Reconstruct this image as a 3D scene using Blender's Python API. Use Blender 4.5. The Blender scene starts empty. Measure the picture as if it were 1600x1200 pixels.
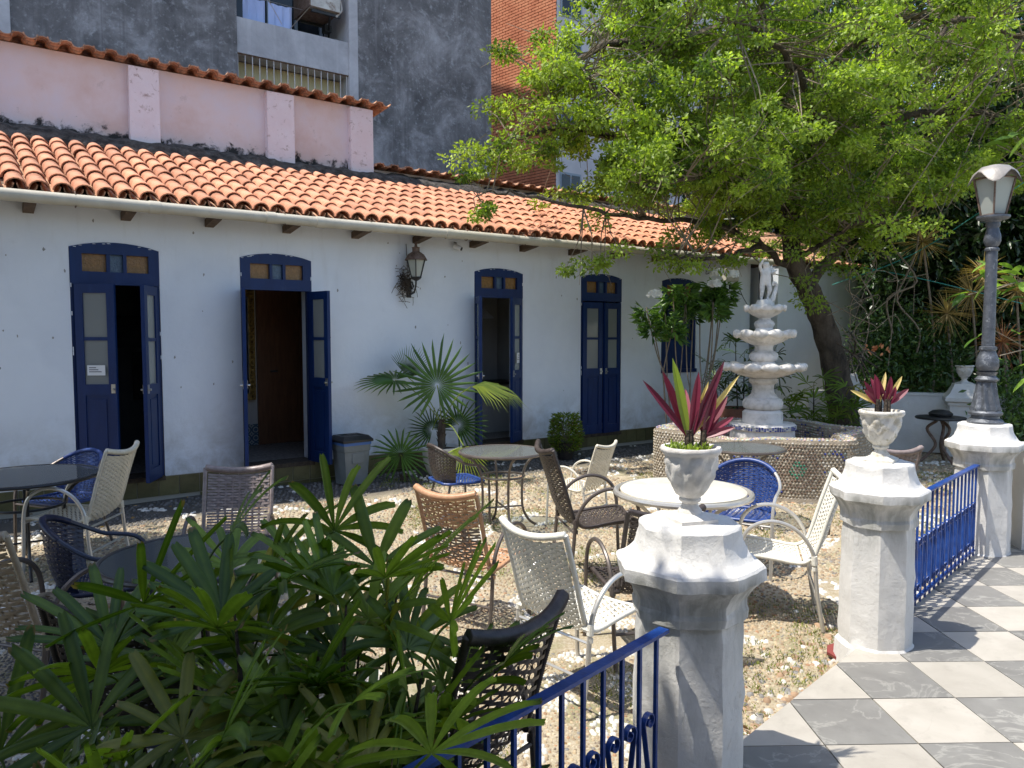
import bpy, math, random
import numpy as np
from mathutils import Vector, Matrix, Euler
rnd = random.Random(7)
nrs = np.random.RandomState(11)
PI = math.pi
R = math.radians
scene = bpy.context.scene
COL = scene.collection

# ------------------------------------------------------------------ camera
CAM_H = 1.72; TH = R(3.72); F = 1200.0
cam_d = bpy.data.cameras.new('camera'); cam = bpy.data.objects.new('camera', cam_d); COL.objects.link(cam)
cam.location = (0, 0, CAM_H); cam.rotation_euler = (PI/2 - TH, 0, 0)
cam_d.sensor_width = 36; cam_d.lens = 27.0; cam_d.clip_start = 0.05; cam_d.clip_end = 500
scene.camera = cam
# ------------------------------------------------------------------ sky, sun, exposure
SUNV = Vector((-.42, -.13, 1.0)).normalized()
w = bpy.data.worlds.new('World'); scene.world = w; w.use_nodes = True
nt = w.node_tree; bg = nt.nodes['Background']
sky = nt.nodes.new('ShaderNodeTexSky'); sky.sky_type = 'NISHITA'; sky.sun_disc = False
sky.sun_elevation = math.asin(SUNV.z); sky.sun_rotation = math.atan2(SUNV.x, SUNV.y)
sky.air_density = 1.0; sky.dust_density = 1.2; sky.ozone_density = 1.0
nt.links.new(sky.outputs[0], bg.inputs[0]); bg.inputs[1].default_value = 0.15
sl = bpy.data.lights.new('sun', 'SUN'); sl.energy = 3.55; sl.angle = R(0.53); sl.color = (1, .945, .85)
so = bpy.data.objects.new('sun', sl); COL.objects.link(so); so.location = (-4, -2, 12)
so.rotation_euler = SUNV.to_track_quat('Z', 'Y').to_euler()
scene.view_settings.view_transform = 'Standard'; scene.view_settings.look = 'None'
scene.view_settings.exposure = 0.93; scene.view_settings.gamma = 1.0
scene.view_settings.use_curve_mapping = False

# ------------------------------------------------------------------ frames of reference
PHI = R(54.05); UX, UY = math.sin(PHI), math.cos(PHI); NX, NY = -UY, UX
ROT = math.atan2(UY, UX)
def ray(x, y):
    a = (x-800)/F; b = (600-y)/F
    return Vector((a, math.cos(TH)+b*math.sin(TH), -math.sin(TH)+b*math.cos(TH)))
def gnd(x, y, z=0.0):
    r = ray(x, y); t = (z-CAM_H)/r.z
    return Vector((r.x*t, r.y*t, z))
def at(x, y, Y):
    r = ray(x, y); t = Y/r.y
    return Vector((r.x*t, Y, CAM_H+r.z*t))
def wl(x, y, D):
    r = ray(x, y); t = D/(r.x*NX+r.y*NY)
    return (t*(r.x*UX+r.y*UY), CAM_H+r.z*t)
def W(s, D, z=0.0):
    return Vector((s*UX+D*NX, s*UY+D*NY, z))

# ------------------------------------------------------------------ materials
def newmat(name):
    m = bpy.data.materials.new(name); m.use_nodes = True
    return m, m.node_tree, m.node_tree.nodes['Principled BSDF']
def rgb(c): return (c[0], c[1], c[2], 1)
def noise(nt, scale, detail=4, rough=.6, vec=None, dist=0):
    n = nt.nodes.new('ShaderNodeTexNoise'); n.inputs['Scale'].default_value = scale
    n.inputs['Detail'].default_value = detail; n.inputs['Roughness'].default_value = rough
    n.inputs['Distortion'].default_value = dist
    if vec is not None: nt.links.new(vec, n.inputs['Vector'])
    return n.outputs['Fac']
def ramp(nt, fac, stops):
    r = nt.nodes.new('ShaderNodeValToRGB'); nt.links.new(fac, r.inputs[0])
    e = r.color_ramp.elements
    while len(e) < len(stops): e.new(.5)
    for i, (p, c) in enumerate(stops):
        e[i].position = p; e[i].color = rgb(c) if not isinstance(c, (int, float)) else (c, c, c, 1)
    return r.outputs[0]
def mix(nt, fac, a, b, mode='MIX'):
    m = nt.nodes.new('ShaderNodeMix'); m.data_type = 'RGBA'; m.blend_type = mode
    for sock, v in ((m.inputs[0], fac), (m.inputs[6], a), (m.inputs[7], b)):
        if isinstance(v, (int, float)): sock.default_value = v
        elif isinstance(v, tuple): sock.default_value = rgb(v)
        else: nt.links.new(v, sock)
    return m.outputs[2]
def bump(nt, b, h, strength=.3, dist=.01):
    n = nt.nodes.new('ShaderNodeBump'); n.inputs['Strength'].default_value = strength
    n.inputs['Distance'].default_value = dist
    nt.links.new(h, n.inputs['Height']); nt.links.new(n.outputs[0], b.inputs['Normal'])
def objco(nt, scale=None):
    t = nt.nodes.new('ShaderNodeTexCoord')
    o = t.outputs['Object']
    if scale:
        mp = nt.nodes.new('ShaderNodeMapping'); mp.inputs['Scale'].default_value = scale
        nt.links.new(o, mp.inputs[0]); o = mp.outputs[0]
    return o
def orand(nt):
    return nt.nodes.new('ShaderNodeObjectInfo').outputs['Random']
def M(name, cols, scale=6, rough=.6, bmp=.2, bscale=None, metallic=0, lo=.35, hi=.65, stain=None, sscale=3, slo=.55, shi=.7, ovar=0, spec=.5, bdist=.01, coat=0, stretch=None):
    m, nt, b = newmat(name)
    co = objco(nt, stretch)
    f = noise(nt, scale, 6, .62, co)
    n = len(cols)
    if n == 1: c = ramp(nt, f, [(0, tuple(x*.93 for x in cols[0])), (1, tuple(min(1, x*1.05) for x in cols[0]))])
    else: c = ramp(nt, f, [(lo+(hi-lo)*i/(n-1), cols[i]) for i in range(n)])
    if stain:
        sf = noise(nt, sscale, 9, .7, co, .4)
        sm = ramp(nt, sf, [(slo, 0.0), (shi, 1.0)])
        c = mix(nt, sm, c, stain)
    if ovar:
        hs = nt.nodes.new('ShaderNodeHueSaturation'); nt.links.new(c, hs.inputs['Color'])
        mr = nt.nodes.new('ShaderNodeMapRange'); nt.links.new(orand(nt), mr.inputs[0])
        mr.inputs[3].default_value = 1-ovar; mr.inputs[4].default_value = 1+ovar
        nt.links.new(mr.outputs[0], hs.inputs['Value']); c = hs.outputs[0]
    nt.links.new(c, b.inputs['Base Color'])
    b.inputs['Roughness'].default_value = rough; b.inputs['Metallic'].default_value = metallic
    b.inputs['Specular IOR Level'].default_value = spec
    if coat: b.inputs['Coat Weight'].default_value = coat; b.inputs['Coat Roughness'].default_value = .15
    if bmp:
        bump(nt, b, noise(nt, bscale or scale*4, 5, .6, objco(nt)), bmp, bdist)
    return m
def leafmat(name, dark, light, trans=.35, rough=.45, trc=(1.5, 1.6, .5), tips=False):
    m, nt, b = newmat(name)
    a = nt.nodes.new('ShaderNodeAttribute'); a.attribute_name = 'tint'
    c = ramp(nt, a.outputs['Fac'], ([(0, (.22, .15, .07)), (.05, (.20, .14, .05)), (.12, dark)] if tips else [(0, dark)])+[(.7, light), (1, tuple(min(1, x*1.35+.02*(i < 2)) for i, x in enumerate(light)))])
    if tips: c = mix(nt, ramp(nt, noise(nt, 26, 5, .6, objco(nt)), [(.35, .30), (.65, 0.0)]), c, tuple(x*.55 for x in dark)); bump(nt, b, noise(nt, 70, 3, .5, objco(nt)), .12, .004)
    nt.links.new(c, b.inputs['Base Color']); b.inputs['Roughness'].default_value = rough
    tr = nt.nodes.new('ShaderNodeBsdfTranslucent')
    tc = mix(nt, 1.0, c, trc, 'MULTIPLY')
    nt.links.new(tc, tr.inputs[0])
    mx = nt.nodes.new('ShaderNodeMixShader'); mx.inputs[0].default_value = trans
    nt.links.new(b.outputs[0], mx.inputs[1]); nt.links.new(tr.outputs[0], mx.inputs[2])
    nt.links.new(mx.outputs[0], nt.nodes['Material Output'].inputs[0])
    return m
def glassmat(name, tint, alpha_t=.6, diff=(.4, .42, .42), rough=.05):
    m, nt, b = newmat(name)
    b.inputs['Base Color'].default_value = rgb(diff); b.inputs['Roughness'].default_value = rough
    b.inputs['Specular IOR Level'].default_value = .8
    t = nt.nodes.new('ShaderNodeBsdfTransparent'); t.inputs[0].default_value = rgb(tint)
    fr = nt.nodes.new('ShaderNodeFresnel'); fr.inputs[0].default_value = 1.45
    mr = nt.nodes.new('ShaderNodeMapRange'); nt.links.new(fr.outputs[0], mr.inputs[0])
    mr.inputs[3].default_value = 1-alpha_t; mr.inputs[4].default_value = 1
    mx = nt.nodes.new('ShaderNodeMixShader'); nt.links.new(mr.outputs[0], mx.inputs[0])
    nt.links.new(t.outputs[0], mx.inputs[1]); nt.links.new(b.outputs[0], mx.inputs[2])
    nt.links.new(mx.outputs[0], nt.nodes['Material Output'].inputs[0])
    return m

def limewash(name, a, bc):
    m, nt, b = newmat(name); co = objco(nt); sx = nt.nodes.new('ShaderNodeSeparateXYZ'); nt.links.new(co, sx.inputs[0]); z = sx.outputs[2]
    c = ramp(nt, noise(nt, .9, 7, .6, co, .3), [(.35, a), (.65, bc)])
    c = mix(nt, ramp(nt, noise(nt, .55, 3, .4, co), [(.56, 0.0), (.58, .35)]), c, tuple(x*1.06 for x in bc))            # repainted patches
    def zr(z0, z1):
        mr = nt.nodes.new('ShaderNodeMapRange'); nt.links.new(z, mr.inputs[0]); mr.inputs[1].default_value = z0; mr.inputs[2].default_value = z1; return mr.outputs[0]
    def mul(p, q):
        n = nt.nodes.new('ShaderNodeMath'); n.operation = 'MULTIPLY'; nt.links.new(p, n.inputs[0])
        if isinstance(q, float): n.inputs[1].default_value = q
        else: nt.links.new(q, n.inputs[1])
        return n.outputs[0]
    spl = mul(zr(.95, .2), ramp(nt, noise(nt, 3.2, 9, .72, co, .4), [(.40, 0.0), (.62, .75)]))                          # splashed dirt
    c = mix(nt, spl, c, (.36, .34, .30))
    drp = mul(zr(1.9, 2.85), ramp(nt, noise(nt, 5, 6, .6, objco(nt, (1.7, 1.7, .3))), [(.54, 0.0), (.74, .28)]))         # runs below the eaves
    c = mix(nt, drp, c, (.44, .43, .41))
    c = mix(nt, ramp(nt, noise(nt, 2.1, 10, .75, co, .6), [(.60, 0.0), (.78, .5)]), c, (.50, .52, .55))
    nt.links.new(c, b.inputs['Base Color']); b.inputs['Roughness'].default_value = .88
    bump(nt, b, noise(nt, 14, 7, .65, co), .45, .012); return m
m_wall = limewash('white_lime_wall', (.66, .705, .78), (.74, .785, .85))
m_white = M('white_masonry_paint', [(.58, .57, .55), (.67, .66, .64)], 5, .8, .5, 30, stain=(.45, .43, .38), sscale=7, slo=.62, shi=.8, bdist=.006)
def pillarmat():
    m, nt, b = newmat('old_white_pillar_paint'); co = objco(nt); sx = nt.nodes.new('ShaderNodeSeparateXYZ'); nt.links.new(co, sx.inputs[0])
    c = ramp(nt, noise(nt, 3, 6, .6, co), [(.3, (.60, .59, .565)), (.7, (.68, .67, .65))])
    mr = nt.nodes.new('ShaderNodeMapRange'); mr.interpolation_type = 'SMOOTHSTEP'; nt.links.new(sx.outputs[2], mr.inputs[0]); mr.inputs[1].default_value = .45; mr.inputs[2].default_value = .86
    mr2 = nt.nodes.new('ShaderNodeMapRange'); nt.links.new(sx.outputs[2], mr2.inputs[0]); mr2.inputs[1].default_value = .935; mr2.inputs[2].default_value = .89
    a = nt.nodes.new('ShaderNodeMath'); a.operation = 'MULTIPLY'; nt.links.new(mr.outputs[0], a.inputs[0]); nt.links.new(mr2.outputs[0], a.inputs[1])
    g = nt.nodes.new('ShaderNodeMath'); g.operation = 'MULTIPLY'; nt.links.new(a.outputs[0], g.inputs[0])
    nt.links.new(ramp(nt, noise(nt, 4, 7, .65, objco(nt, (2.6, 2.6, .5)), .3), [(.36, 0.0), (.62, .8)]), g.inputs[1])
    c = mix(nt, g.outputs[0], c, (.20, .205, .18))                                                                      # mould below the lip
    c = mix(nt, ramp(nt, noise(nt, 6, 10, .75, co, .7), [(.60, 0.0), (.72, .6)]), c, (.40, .38, .33))
    c = mix(nt, ramp(nt, noise(nt, 26, 4, .6, co), [(.66, 0.0), (.70, .5)]), c, (.46, .43, .38))
    nt.links.new(c, b.inputs['Base Color']); b.inputs['Roughness'].default_value = .78
    v = nt.nodes.new('ShaderNodeTexVoronoi'); v.feature = 'DISTANCE_TO_EDGE'; v.inputs['Scale'].default_value = 11; nt.links.new(co, v.inputs['Vector'])
    h = nt.nodes.new('ShaderNodeMath'); h.operation = 'ADD'; nt.links.new(noise(nt, 13, 9, .68, co, .3), h.inputs[0])
    cr = ramp(nt, noise(nt, 2.2, 9, .75, co, 1.5), [(.492, .10), (.5, .0), (.508, .10)]); nt.links.new(cr, h.inputs[1])
    bump(nt, b, h.outputs[0], .6, .011); return m
m_pillar = pillarmat()
m_stone = M('cast_stone_white', [(.46, .44, .40), (.64, .61, .57), (.69, .66, .62)], 9, .8, .5, 40, stain=(.36, .33, .28), sscale=11, slo=.58, shi=.75, bdist=.006)
m_urn = M('mossy_cast_stone', [(.42, .38, .29), (.62, .60, .55), (.68, .66, .61)], 14, .85, .8, 45, stain=(.22, .20, .09), sscale=16, slo=.56, shi=.7, bdist=.008)
m_blue = M('blue_door_paint', [(.0035, .018, .085), (.005, .026, .115)], 8, .42, .25, 60, stain=(.02, .05, .14), sscale=14, slo=.6, shi=.75, coat=0, spec=.3, bdist=.004, stretch=(1, 1, .25))
m_rail = M('glossy_blue_iron_paint', [(.006, .030, .16), (.015, .064, .28)], 14, .35, .4, 90, stain=(.02, .04, .12), sscale=30, slo=.6, shi=.7, bdist=.003)
m_olive = M('olive_glazed_tile', [(.075, .072, .030), (.11, .105, .045)], 9, .32, .15, 40, ovar=.2, stain=(.16, .15, .10), sscale=12, slo=.62, shi=.8)
m_grout = M('pale_grout', [(.33, .31, .26)], 12, .9, .4)
m_tile = M('terracotta_roof_tile', [(.36, .145, .08), (.52, .225, .125), (.58, .29, .185)], 9, .85, .5, 50, ovar=.22, stain=(.20, .10, .07), sscale=5, slo=.52, shi=.66, bdist=.005)
m_tileold = M('weathered_coping_tile', [(.22, .11, .06), (.46, .24, .14), (.55, .36, .24)], 11, .88, .6, 50, ovar=.25, stain=(.09, .07, .055), sscale=8, slo=.52, shi=.68)
m_pink = M('weathered_pink_plaster', [(.68, .50, .45), (.74, .61, .60), (.71, .64, .69)], 1.1, .9, .4, 30, stain=(.46, .36, .33), sscale=3, slo=.6, shi=.78, bdist=.008)
m_pinkpil = M('pitted_pink_pilaster', [(.76, .64, .65), (.80, .71, .73)], 4, .9, .6, 40, stain=(.44, .33, .31), sscale=11, slo=.57, shi=.66, bdist=.01)
m_moss = M('black_mould_cement', [(.018, .016, .014), (.06, .052, .045), (.11, .10, .09)], 9, .95, .9, 30, bdist=.03)
m_gutter = M('cream_gutter', [(.43, .40, .33), (.52, .49, .41)], 4, .55, .1, stain=(.33, .29, .22), sscale=9, slo=.6, shi=.75)
m_wood = M('old_brown_timber', [(.07, .045, .028), (.14, .09, .055)], 14, .8, .5, stretch=(1, 1, .2))
m_door = M('varnished_brown_door', [(.13, .055, .025), (.19, .085, .04)], 12, .4, .2, stretch=(3, 3, .4))
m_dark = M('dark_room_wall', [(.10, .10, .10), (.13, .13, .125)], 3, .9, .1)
m_black = M('black_iron', [(.012, .012, .014), (.03, .03, .03)], 18, .5, .4)
m_lamp = M('grey_cast_iron_paint', [(.065, .075, .09), (.115, .125, .145)], 18, .42, .5, 60, metallic=.35, stain=(.34, .36, .38), sscale=20, slo=.58, shi=.72)
m_rust = M('rusty_sheet', [(.09, .05, .03), (.20, .14, .11)], 20, .7, .5)
m_leadroof = M('grey_sheet_hood', [(.20, .185, .17), (.31, .29, .27)], 8, .55, .3, metallic=.3)
m_bronze = M('brown_metal_tube', [(.10, .082, .072), (.14, .118, .105)], 10, .38, .08, metallic=.35)
m_silver = M('silver_painted_tube', [(.52, .50, .47), (.60, .58, .54)], 10, .3, .05, metallic=.55)
m_creamtube = M('cream_painted_tube', [(.60, .57, .49), (.66, .63, .55)], 10, .4, .05)
m_navytube = M('navy_tube', [(.02, .026, .05), (.03, .04, .07)], 10, .35, .05)
m_blacktube = M('black_tube', [(.014, .014, .016), (.026, .026, .028)], 10, .35, .05)
def wmat(n, a, b): return M(n, [a, b], 30, .38, .25, 120, bdist=.003)
m_wblue = wmat('blue_plastic_cord', (.014, .036, .15), (.030, .072, .25))
m_wnavy = wmat('navy_plastic_cord', (.006, .010, .034), (.015, .024, .065))
m_wcream = wmat('cream_plastic_cord', (.58, .53, .42), (.68, .63, .52))
m_wwhite = wmat('ivory_plastic_cord', (.66, .64, .56), (.74, .72, .65))
m_wbrown = wmat('dark_brown_plastic_cord', (.038, .030, .027), (.075, .060, .055))
m_wmauve = wmat('greyish_mauve_plastic_cord', (.20, .16, .15), (.29, .24, .23))
m_wtan = wmat('orange_tan_plastic_cord', (.42, .22, .12), (.52, .30, .17))
m_wbeige = wmat('beige_plastic_cord', (.30, .24, .17), (.38, .31, .22))
m_wblack = wmat('black_plastic_cord', (.012, .011, .011), (.028, .025, .024))
m_wtaupe = wmat('taupe_plastic_cord', (.11, .088, .078), (.17, .14, .125))
m_gtable = glassmat('smoky_table_glass', (.80, .83, .83), .90, (.16, .17, .17), .04); m_gtable.node_tree.nodes['Principled BSDF'].inputs['Specular IOR Level'].default_value = .3
m_gpane = glassmat('dusty_pane_glass', (.75, .8, .8), .55, (.42, .45, .45), .1)
m_glamp = glassmat('clouded_lantern_glass', (.8, .84, .8), .35, (.50, .53, .48), .25)
m_amber = M('amber_textured_glass', [(.18, .085, .015), (.27, .135, .03)], 30, .18, .8, 70, bdist=.006)
m_blueglass = M('blue_textured_glass', [(.045, .085, .14), (.075, .13, .20)], 30, .18, .8, 70, bdist=.006)
m_trunk = M('tree_bark', [(.03, .023, .017), (.08, .06, .043), (.12, .095, .07)], 9, .9, 1.0, 26, stretch=(1, 1, .35), bdist=.03)
m_twig = M('pale_twig_bark', [(.16, .125, .09), (.27, .22, .16)], 12, .9, .4)
m_cream = M('cream_table_stone', [(.66, .62, .52), (.73, .70, .60)], 4, .35, .1, stain=(.58, .53, .42), sscale=6, slo=.5, shi=.7)
m_soil = M('dark_soil', [(.035, .025, .018), (.08, .06, .04)], 25, .95, .9)
m_terra = M('brown_clay_pot', [(.16, .07, .045), (.24, .11, .07)], 9, .8, .4)
m_paper = M('white_paper', [(.72, .73, .75)], 4, .8, 0)
m_ink = M('grey_ink', [(.09, .09, .10)], 4, .8, 0)
m_teal = M('teal_cord', [(.03, .25, .22)], 4, .6, 0)
m_brick = M('orange_brick', [(.43, .14, .065), (.55, .20, .10), (.60, .25, .13)], 2.2, .85, .3, 30)
m_mortar = M('dark_mortar', [(.10, .055, .035), (.15, .085, .055)], 6, .95, .3)
m_pale = M('pale_grey_facade', [(.55, .52, .53), (.63, .60, .61)], 1.5, .9, .1)
m_gold = M('gilded_frame', [(.10, .06, .015), (.42, .28, .08)], 26, .35, .8, metallic=.6)
m_bingrey = M('grey_bin_plastic', [(.13, .155, .165), (.17, .195, .205)], 6, .45, .1)
m_binblk = M('black_bin_lid', [(.014, .015, .018)], 6, .4, .1)
m_binblue = M('blue_bin_rim', [(.05, .14, .42)], 6, .45, .1)
m_steel = M('steel_hardware', [(.45, .45, .44)], 20, .3, .1, metallic=.9)
m_cloth = M('pale_blue_cloth', [(.42, .50, .78), (.48, .56, .82)], 4, .9, .2)
m_ac = M('dirty_white_casing', [(.45, .42, .38), (.62, .59, .54)], 6, .6, .2, stain=(.18, .10, .06), sscale=5, slo=.55, shi=.7)
m_yellow = M('dull_yellow_plaster', [(.56, .50, .30), (.62, .56, .36)], 3, .9, .2)
m_alu = M('blue_grey_window_frame', [(.30, .35, .40)], 5, .5, .1)

# weathered concrete: dark soot with pale flaked patches and streaks
def concrete(name, base, lo, hi):
    m, nt, b = newmat(name); co = objco(nt)
    n1 = noise(nt, 1.1, 10, .72, co, .5)
    n2 = noise(nt, 7, 8, .75, co, .3)
    v = nt.nodes.new('ShaderNodeTexVoronoi'); v.inputs['Scale'].default_value = 9; nt.links.new(co, v.inputs['Vector'])
    st = noise(nt, 3, 7, .66, objco(nt, (2.0, 2.0, .07)))
    c = ramp(nt, n1, [(.32, lo), (.5, base), (.68, hi)])
    c = mix(nt, ramp(nt, n2, [(.53, 0.0), (.68, .65)]), c, (.46, .46, .48))
    c = mix(nt, ramp(nt, st, [(.54, 0.0), (.68, .4)]), c, tuple(x*1.0 for x in hi))
    c = mix(nt, ramp(nt, noise(nt, 4.3, 7, .66, objco(nt, (2.2, 2.2, .06))), [(.55, 0.0), (.7, .4)]), c, lo)
    c = mix(nt, ramp(nt, v.outputs['Distance'], [(.10, .28), (.2, 0.0)]), c, (.45, .45, .47))
    nt.links.new(c, b.inputs['Base Color']); b.inputs['Roughness'].default_value = .92
    bump(nt, b, n2, .5, .02)
    return m
m_conc = concrete('sooty_weathered_concrete', (.17, .162, .165), (.08, .076, .078), (.38, .365, .375))
m_conc2 = concrete('lighter_weathered_concrete', (.44, .43, .45), (.34, .33, .35), (.58, .57, .59))

# marble
def marble(name, a, bcol, vein, vs=3.0, dark=None):
    m, nt, b = newmat(name)
    tc = nt.nodes.new('ShaderNodeTexCoord'); mp = nt.nodes.new('ShaderNodeMapping')
    oi = nt.nodes.new('ShaderNodeObjectInfo'); cx = nt.nodes.new('ShaderNodeVectorMath'); cx.operation = 'SCALE'
    nt.links.new(oi.outputs['Location'], cx.inputs[0]); cx.inputs['Scale'].default_value = 7.3
    nt.links.new(tc.outputs['Object'], mp.inputs[0]); nt.links.new(cx.outputs[0], mp.inputs['Location'])
    nt.links.new(oi.outputs['Random'], mp.inputs['Rotation'])
    f = noise(nt, 4, 7, .6, mp.outputs[0], .6)
    c = ramp(nt, f, [(.3, a), (.7, bcol)])
    vv = noise(nt, vs, 6, .6, mp.outputs[0], .9)
    ln = nt.nodes.new('ShaderNodeMath'); ln.operation = 'ABSOLUTE'
    sb = nt.nodes.new('ShaderNodeMath'); sb.operation = 'SUBTRACT'; sb.inputs[1].default_value = .5
    nt.links.new(vv, sb.inputs[0]); nt.links.new(sb.outputs[0], ln.inputs[0])
    c = mix(nt, ramp(nt, ln.outputs[0], [(0, .42), (.018, 0.0)]), c, vein)
    st = noise(nt, 11, 6, .7, mp.outputs[0])
    c = mix(nt, ramp(nt, st, [(.55, 0.0), (.78, .5)]), c, tuple(x*.72 for x in a))
    hs = nt.nodes.new('ShaderNodeHueSaturation'); nt.links.new(c, hs.inputs['Color'])
    mr = nt.nodes.new('ShaderNodeMapRange'); nt.links.new(oi.outputs['Random'], mr.inputs[0])
    mr.inputs[3].default_value = .88; mr.inputs[4].default_value = 1.1; nt.links.new(mr.outputs[0], hs.inputs['Value'])
    nt.links.new(hs.outputs[0], b.inputs['Base Color'])
    b.inputs['Roughness'].default_value = .5; bump(nt, b, st, .2, .003)
    return m
m_mw = marble('worn_white_marble', (.36, .335, .29), (.45, .42, .37), (.36, .33, .29), 2.2)
m_mg = marble('worn_grey_marble', (.165, .16, .15), (.225, .22, .205), (.42, .41, .37), 2.6)

# attribute coloured materials
def attrmat(name, rough=.75, bmp=.3, bs=60):
    m, nt, b = newmat(name)
    a = nt.nodes.new('ShaderNodeAttribute'); a.attribute_name = 'col'
    f = noise(nt, 40, 4, .6, objco(nt))
    c = mix(nt, ramp(nt, f, [(.3, .35), (.7, 0.0)]), a.outputs['Color'], mix(nt, 1.0, a.outputs['Color'], (.62, .58, .52), 'MULTIPLY'))
    nt.links.new(c, b.inputs['Base Color']); b.inputs['Roughness'].default_value = rough
    if bmp: bump(nt, b, noise(nt, bs, 4, .6, objco(nt)), bmp, .004)
    return m
m_pebble = attrmat('river_pebble')
m_mosaic = attrmat('mosaic_stone', .6)

# ------------------------------------------------------------------ mesh builder
def mesh_obj(name, me, mats, parent=None):
    for m in (mats if isinstance(mats, (list, tuple)) else [mats]): me.materials.append(m)
    o = bpy.data.objects.new(name, me); COL.objects.link(o)
    if parent is not None: o.parent = parent
    return o
class MB:
    def __init__(self): self.v = []; self.f = []; self.m = []; self.mi = 0; self.tint = []; self.tv = .5
    def add(self, vs, fs):
        b = len(self.v); self.v += [tuple(x) for x in vs]; self.tint += [self.tv]*len(vs)
        self.f += [tuple(i+b for i in f) for f in fs]; self.m += [self.mi]*len(fs)
    def box(self, lo, hi, rz=0, piv=None):
        x0, y0, z0 = lo; x1, y1, z1 = hi
        vs = [(x0, y0, z0), (x1, y0, z0), (x1, y1, z0), (x0, y1, z0), (x0, y0, z1), (x1, y0, z1), (x1, y1, z1), (x0, y1, z1)]
        if rz:
            p = piv or ((x0+x1)/2, (y0+y1)/2); c, s = math.cos(rz), math.sin(rz)
            vs = [(p[0]+(x-p[0])*c-(y-p[1])*s, p[1]+(x-p[0])*s+(y-p[1])*c, z) for x, y, z in vs]
        self.add(vs, [(0, 3, 2, 1), (4, 5, 6, 7), (0, 1, 5, 4), (1, 2, 6, 5), (2, 3, 7, 6), (3, 0, 4, 7)])
    def prism(self, poly, y0, y1, axis='y'):
        n = len(poly); P = (lambda a, b, c: (a, c, b)) if axis == 'y' else (lambda a, b, c: (a, b, c))
        vs = [P(a, b, y0) for a, b in poly]+[P(a, b, y1) for a, b in poly]
        fs = [tuple(range(n)), tuple(range(2*n-1, n-1, -1))]+[(i, i+n, (i+1) % n+n, (i+1) % n) for i in range(n)]
        self.add(vs, fs)
    def rings(self, rings, closed=True, cap0=True, cap1=True):
        k = len(rings[0]); vs = [p for r in rings for p in r]; fs = []
        for i in range(len(rings)-1):
            for j in range(k if closed else k-1):
                a = i*k+j; b = i*k+(j+1) % k; fs.append((a, b, b+k, a+k))
        if cap0: fs.append(tuple(range(k-1, -1, -1)))
        if cap1: fs.append(tuple(range((len(rings)-1)*k, len(rings)*k)))
        self.add(vs, fs)
    def lathe(self, prof, n=24, c=(0, 0, 0), a0=0, mod=None, cap0=True, cap1=True):
        rg = []
        for i, (r, z) in enumerate(prof):
            rr = []
            for j in range(n):
                a = a0+2*PI*j/n; q = r; zz = z
                if mod: q, zz = mod(i, a, r, z)
                rr.append((c[0]+q*math.cos(a), c[1]+q*math.sin(a), c[2]+zz))
            rg.append(rr)
        self.rings(rg, True, cap0, cap1)
    def tube(self, pts, r, n=6, closed=False, caps=True):
        pts = [Vector(p) for p in pts]; N = len(pts)
        rs = r if isinstance(r, (list, tuple)) else [r]*N
        T = []
        for i in range(N):
            if closed: t = pts[(i+1) % N]-pts[(i-1) % N]
            else: t = pts[min(i+1, N-1)]-pts[max(i-1, 0)]
            T.append(t.normalized() if t.length > 1e-9 else Vector((0, 0, 1)))
        up = Vector((0, 0, 1)) if abs(T[0].z) < .9 else Vector((1, 0, 0))
        nx = T[0].cross(up).normalized(); rg = []
        for i in range(N):
            nx = (nx-T[i]*nx.dot(T[i]));
            nx = nx.normalized() if nx.length > 1e-6 else T[i].orthogonal().normalized()
            by = T[i].cross(nx)
            rg.append([pts[i]+(nx*math.cos(2*PI*j/n)+by*math.sin(2*PI*j/n))*rs[i] for j in range(n)])
        if closed: rg.append(rg[0]); caps = False
        self.rings(rg, True, caps, caps)
    def ribbon(self, pts, side, hw, nrm=None, th=0):
        vs = []; k = len(pts)
        for i, p in enumerate(pts):
            s = Vector(side[i] if isinstance(side, list) else side); h = hw[i] if isinstance(hw, list) else hw
            p = Vector(p); vs += [p-s*h, p+s*h]
        self.add(vs, [(2*i, 2*i+1, 2*i+3, 2*i+2) for i in range(k-1)])
    def build(self, name, mats, parent=None, off=(0, 0, 0), smooth=True, ang=38, tint=False, kind=None, loc=None):
        me = bpy.data.meshes.new(name); ox, oy, oz = off
        me.from_pydata([(x-ox, y-oy, z-oz) for x, y, z in self.v], [], self.f)
        if self.mi or any(self.m): me.polygons.foreach_set('material_index', self.m)
        if smooth:
            me.polygons.foreach_set('use_smooth', [True]*len(self.f)); me.set_sharp_from_angle(angle=R(ang))
        if tint:
            at_ = me.attributes.new('tint', 'FLOAT', 'POINT'); at_.data.foreach_set('value', self.tint)
        me.update()
        o = mesh_obj(name, me, mats, parent)
        if kind: o['kind'] = kind
        if loc is not None: o.location = loc
        return o
def bez(pts, n=8):
    """catmull-rom through points"""
    P = [Vector(p) for p in pts]; P = [P[0]*2-P[1]]+P+[P[-1]*2-P[-2]]; out = []
    for i in range(1, len(P)-2):
        for k in range(n):
            t = k/n; a, b, c, d = P[i-1], P[i], P[i+1], P[i+2]
            out.append(.5*((2*b)+(c-a)*t+(2*a-5*b+4*c-d)*t*t+(3*b-a-3*c+d)*t**3))
    out.append(P[-2]); return out
def tag(o, label=None, cat=None, group=None, kind=None):
    if label: o['label'] = label
    if cat: o['category'] = cat
    if group: o['group'] = group
    if kind: o['kind'] = kind
    return o
def thing(name, label, cat, loc=(0, 0, 0), rz=0, group=None):
    o = bpy.data.objects.new(name, None); COL.objects.link(o); o.location = loc; o.rotation_euler = (0, 0, rz)
    o.empty_display_size = .1
    return tag(o, label, cat, group)
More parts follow.
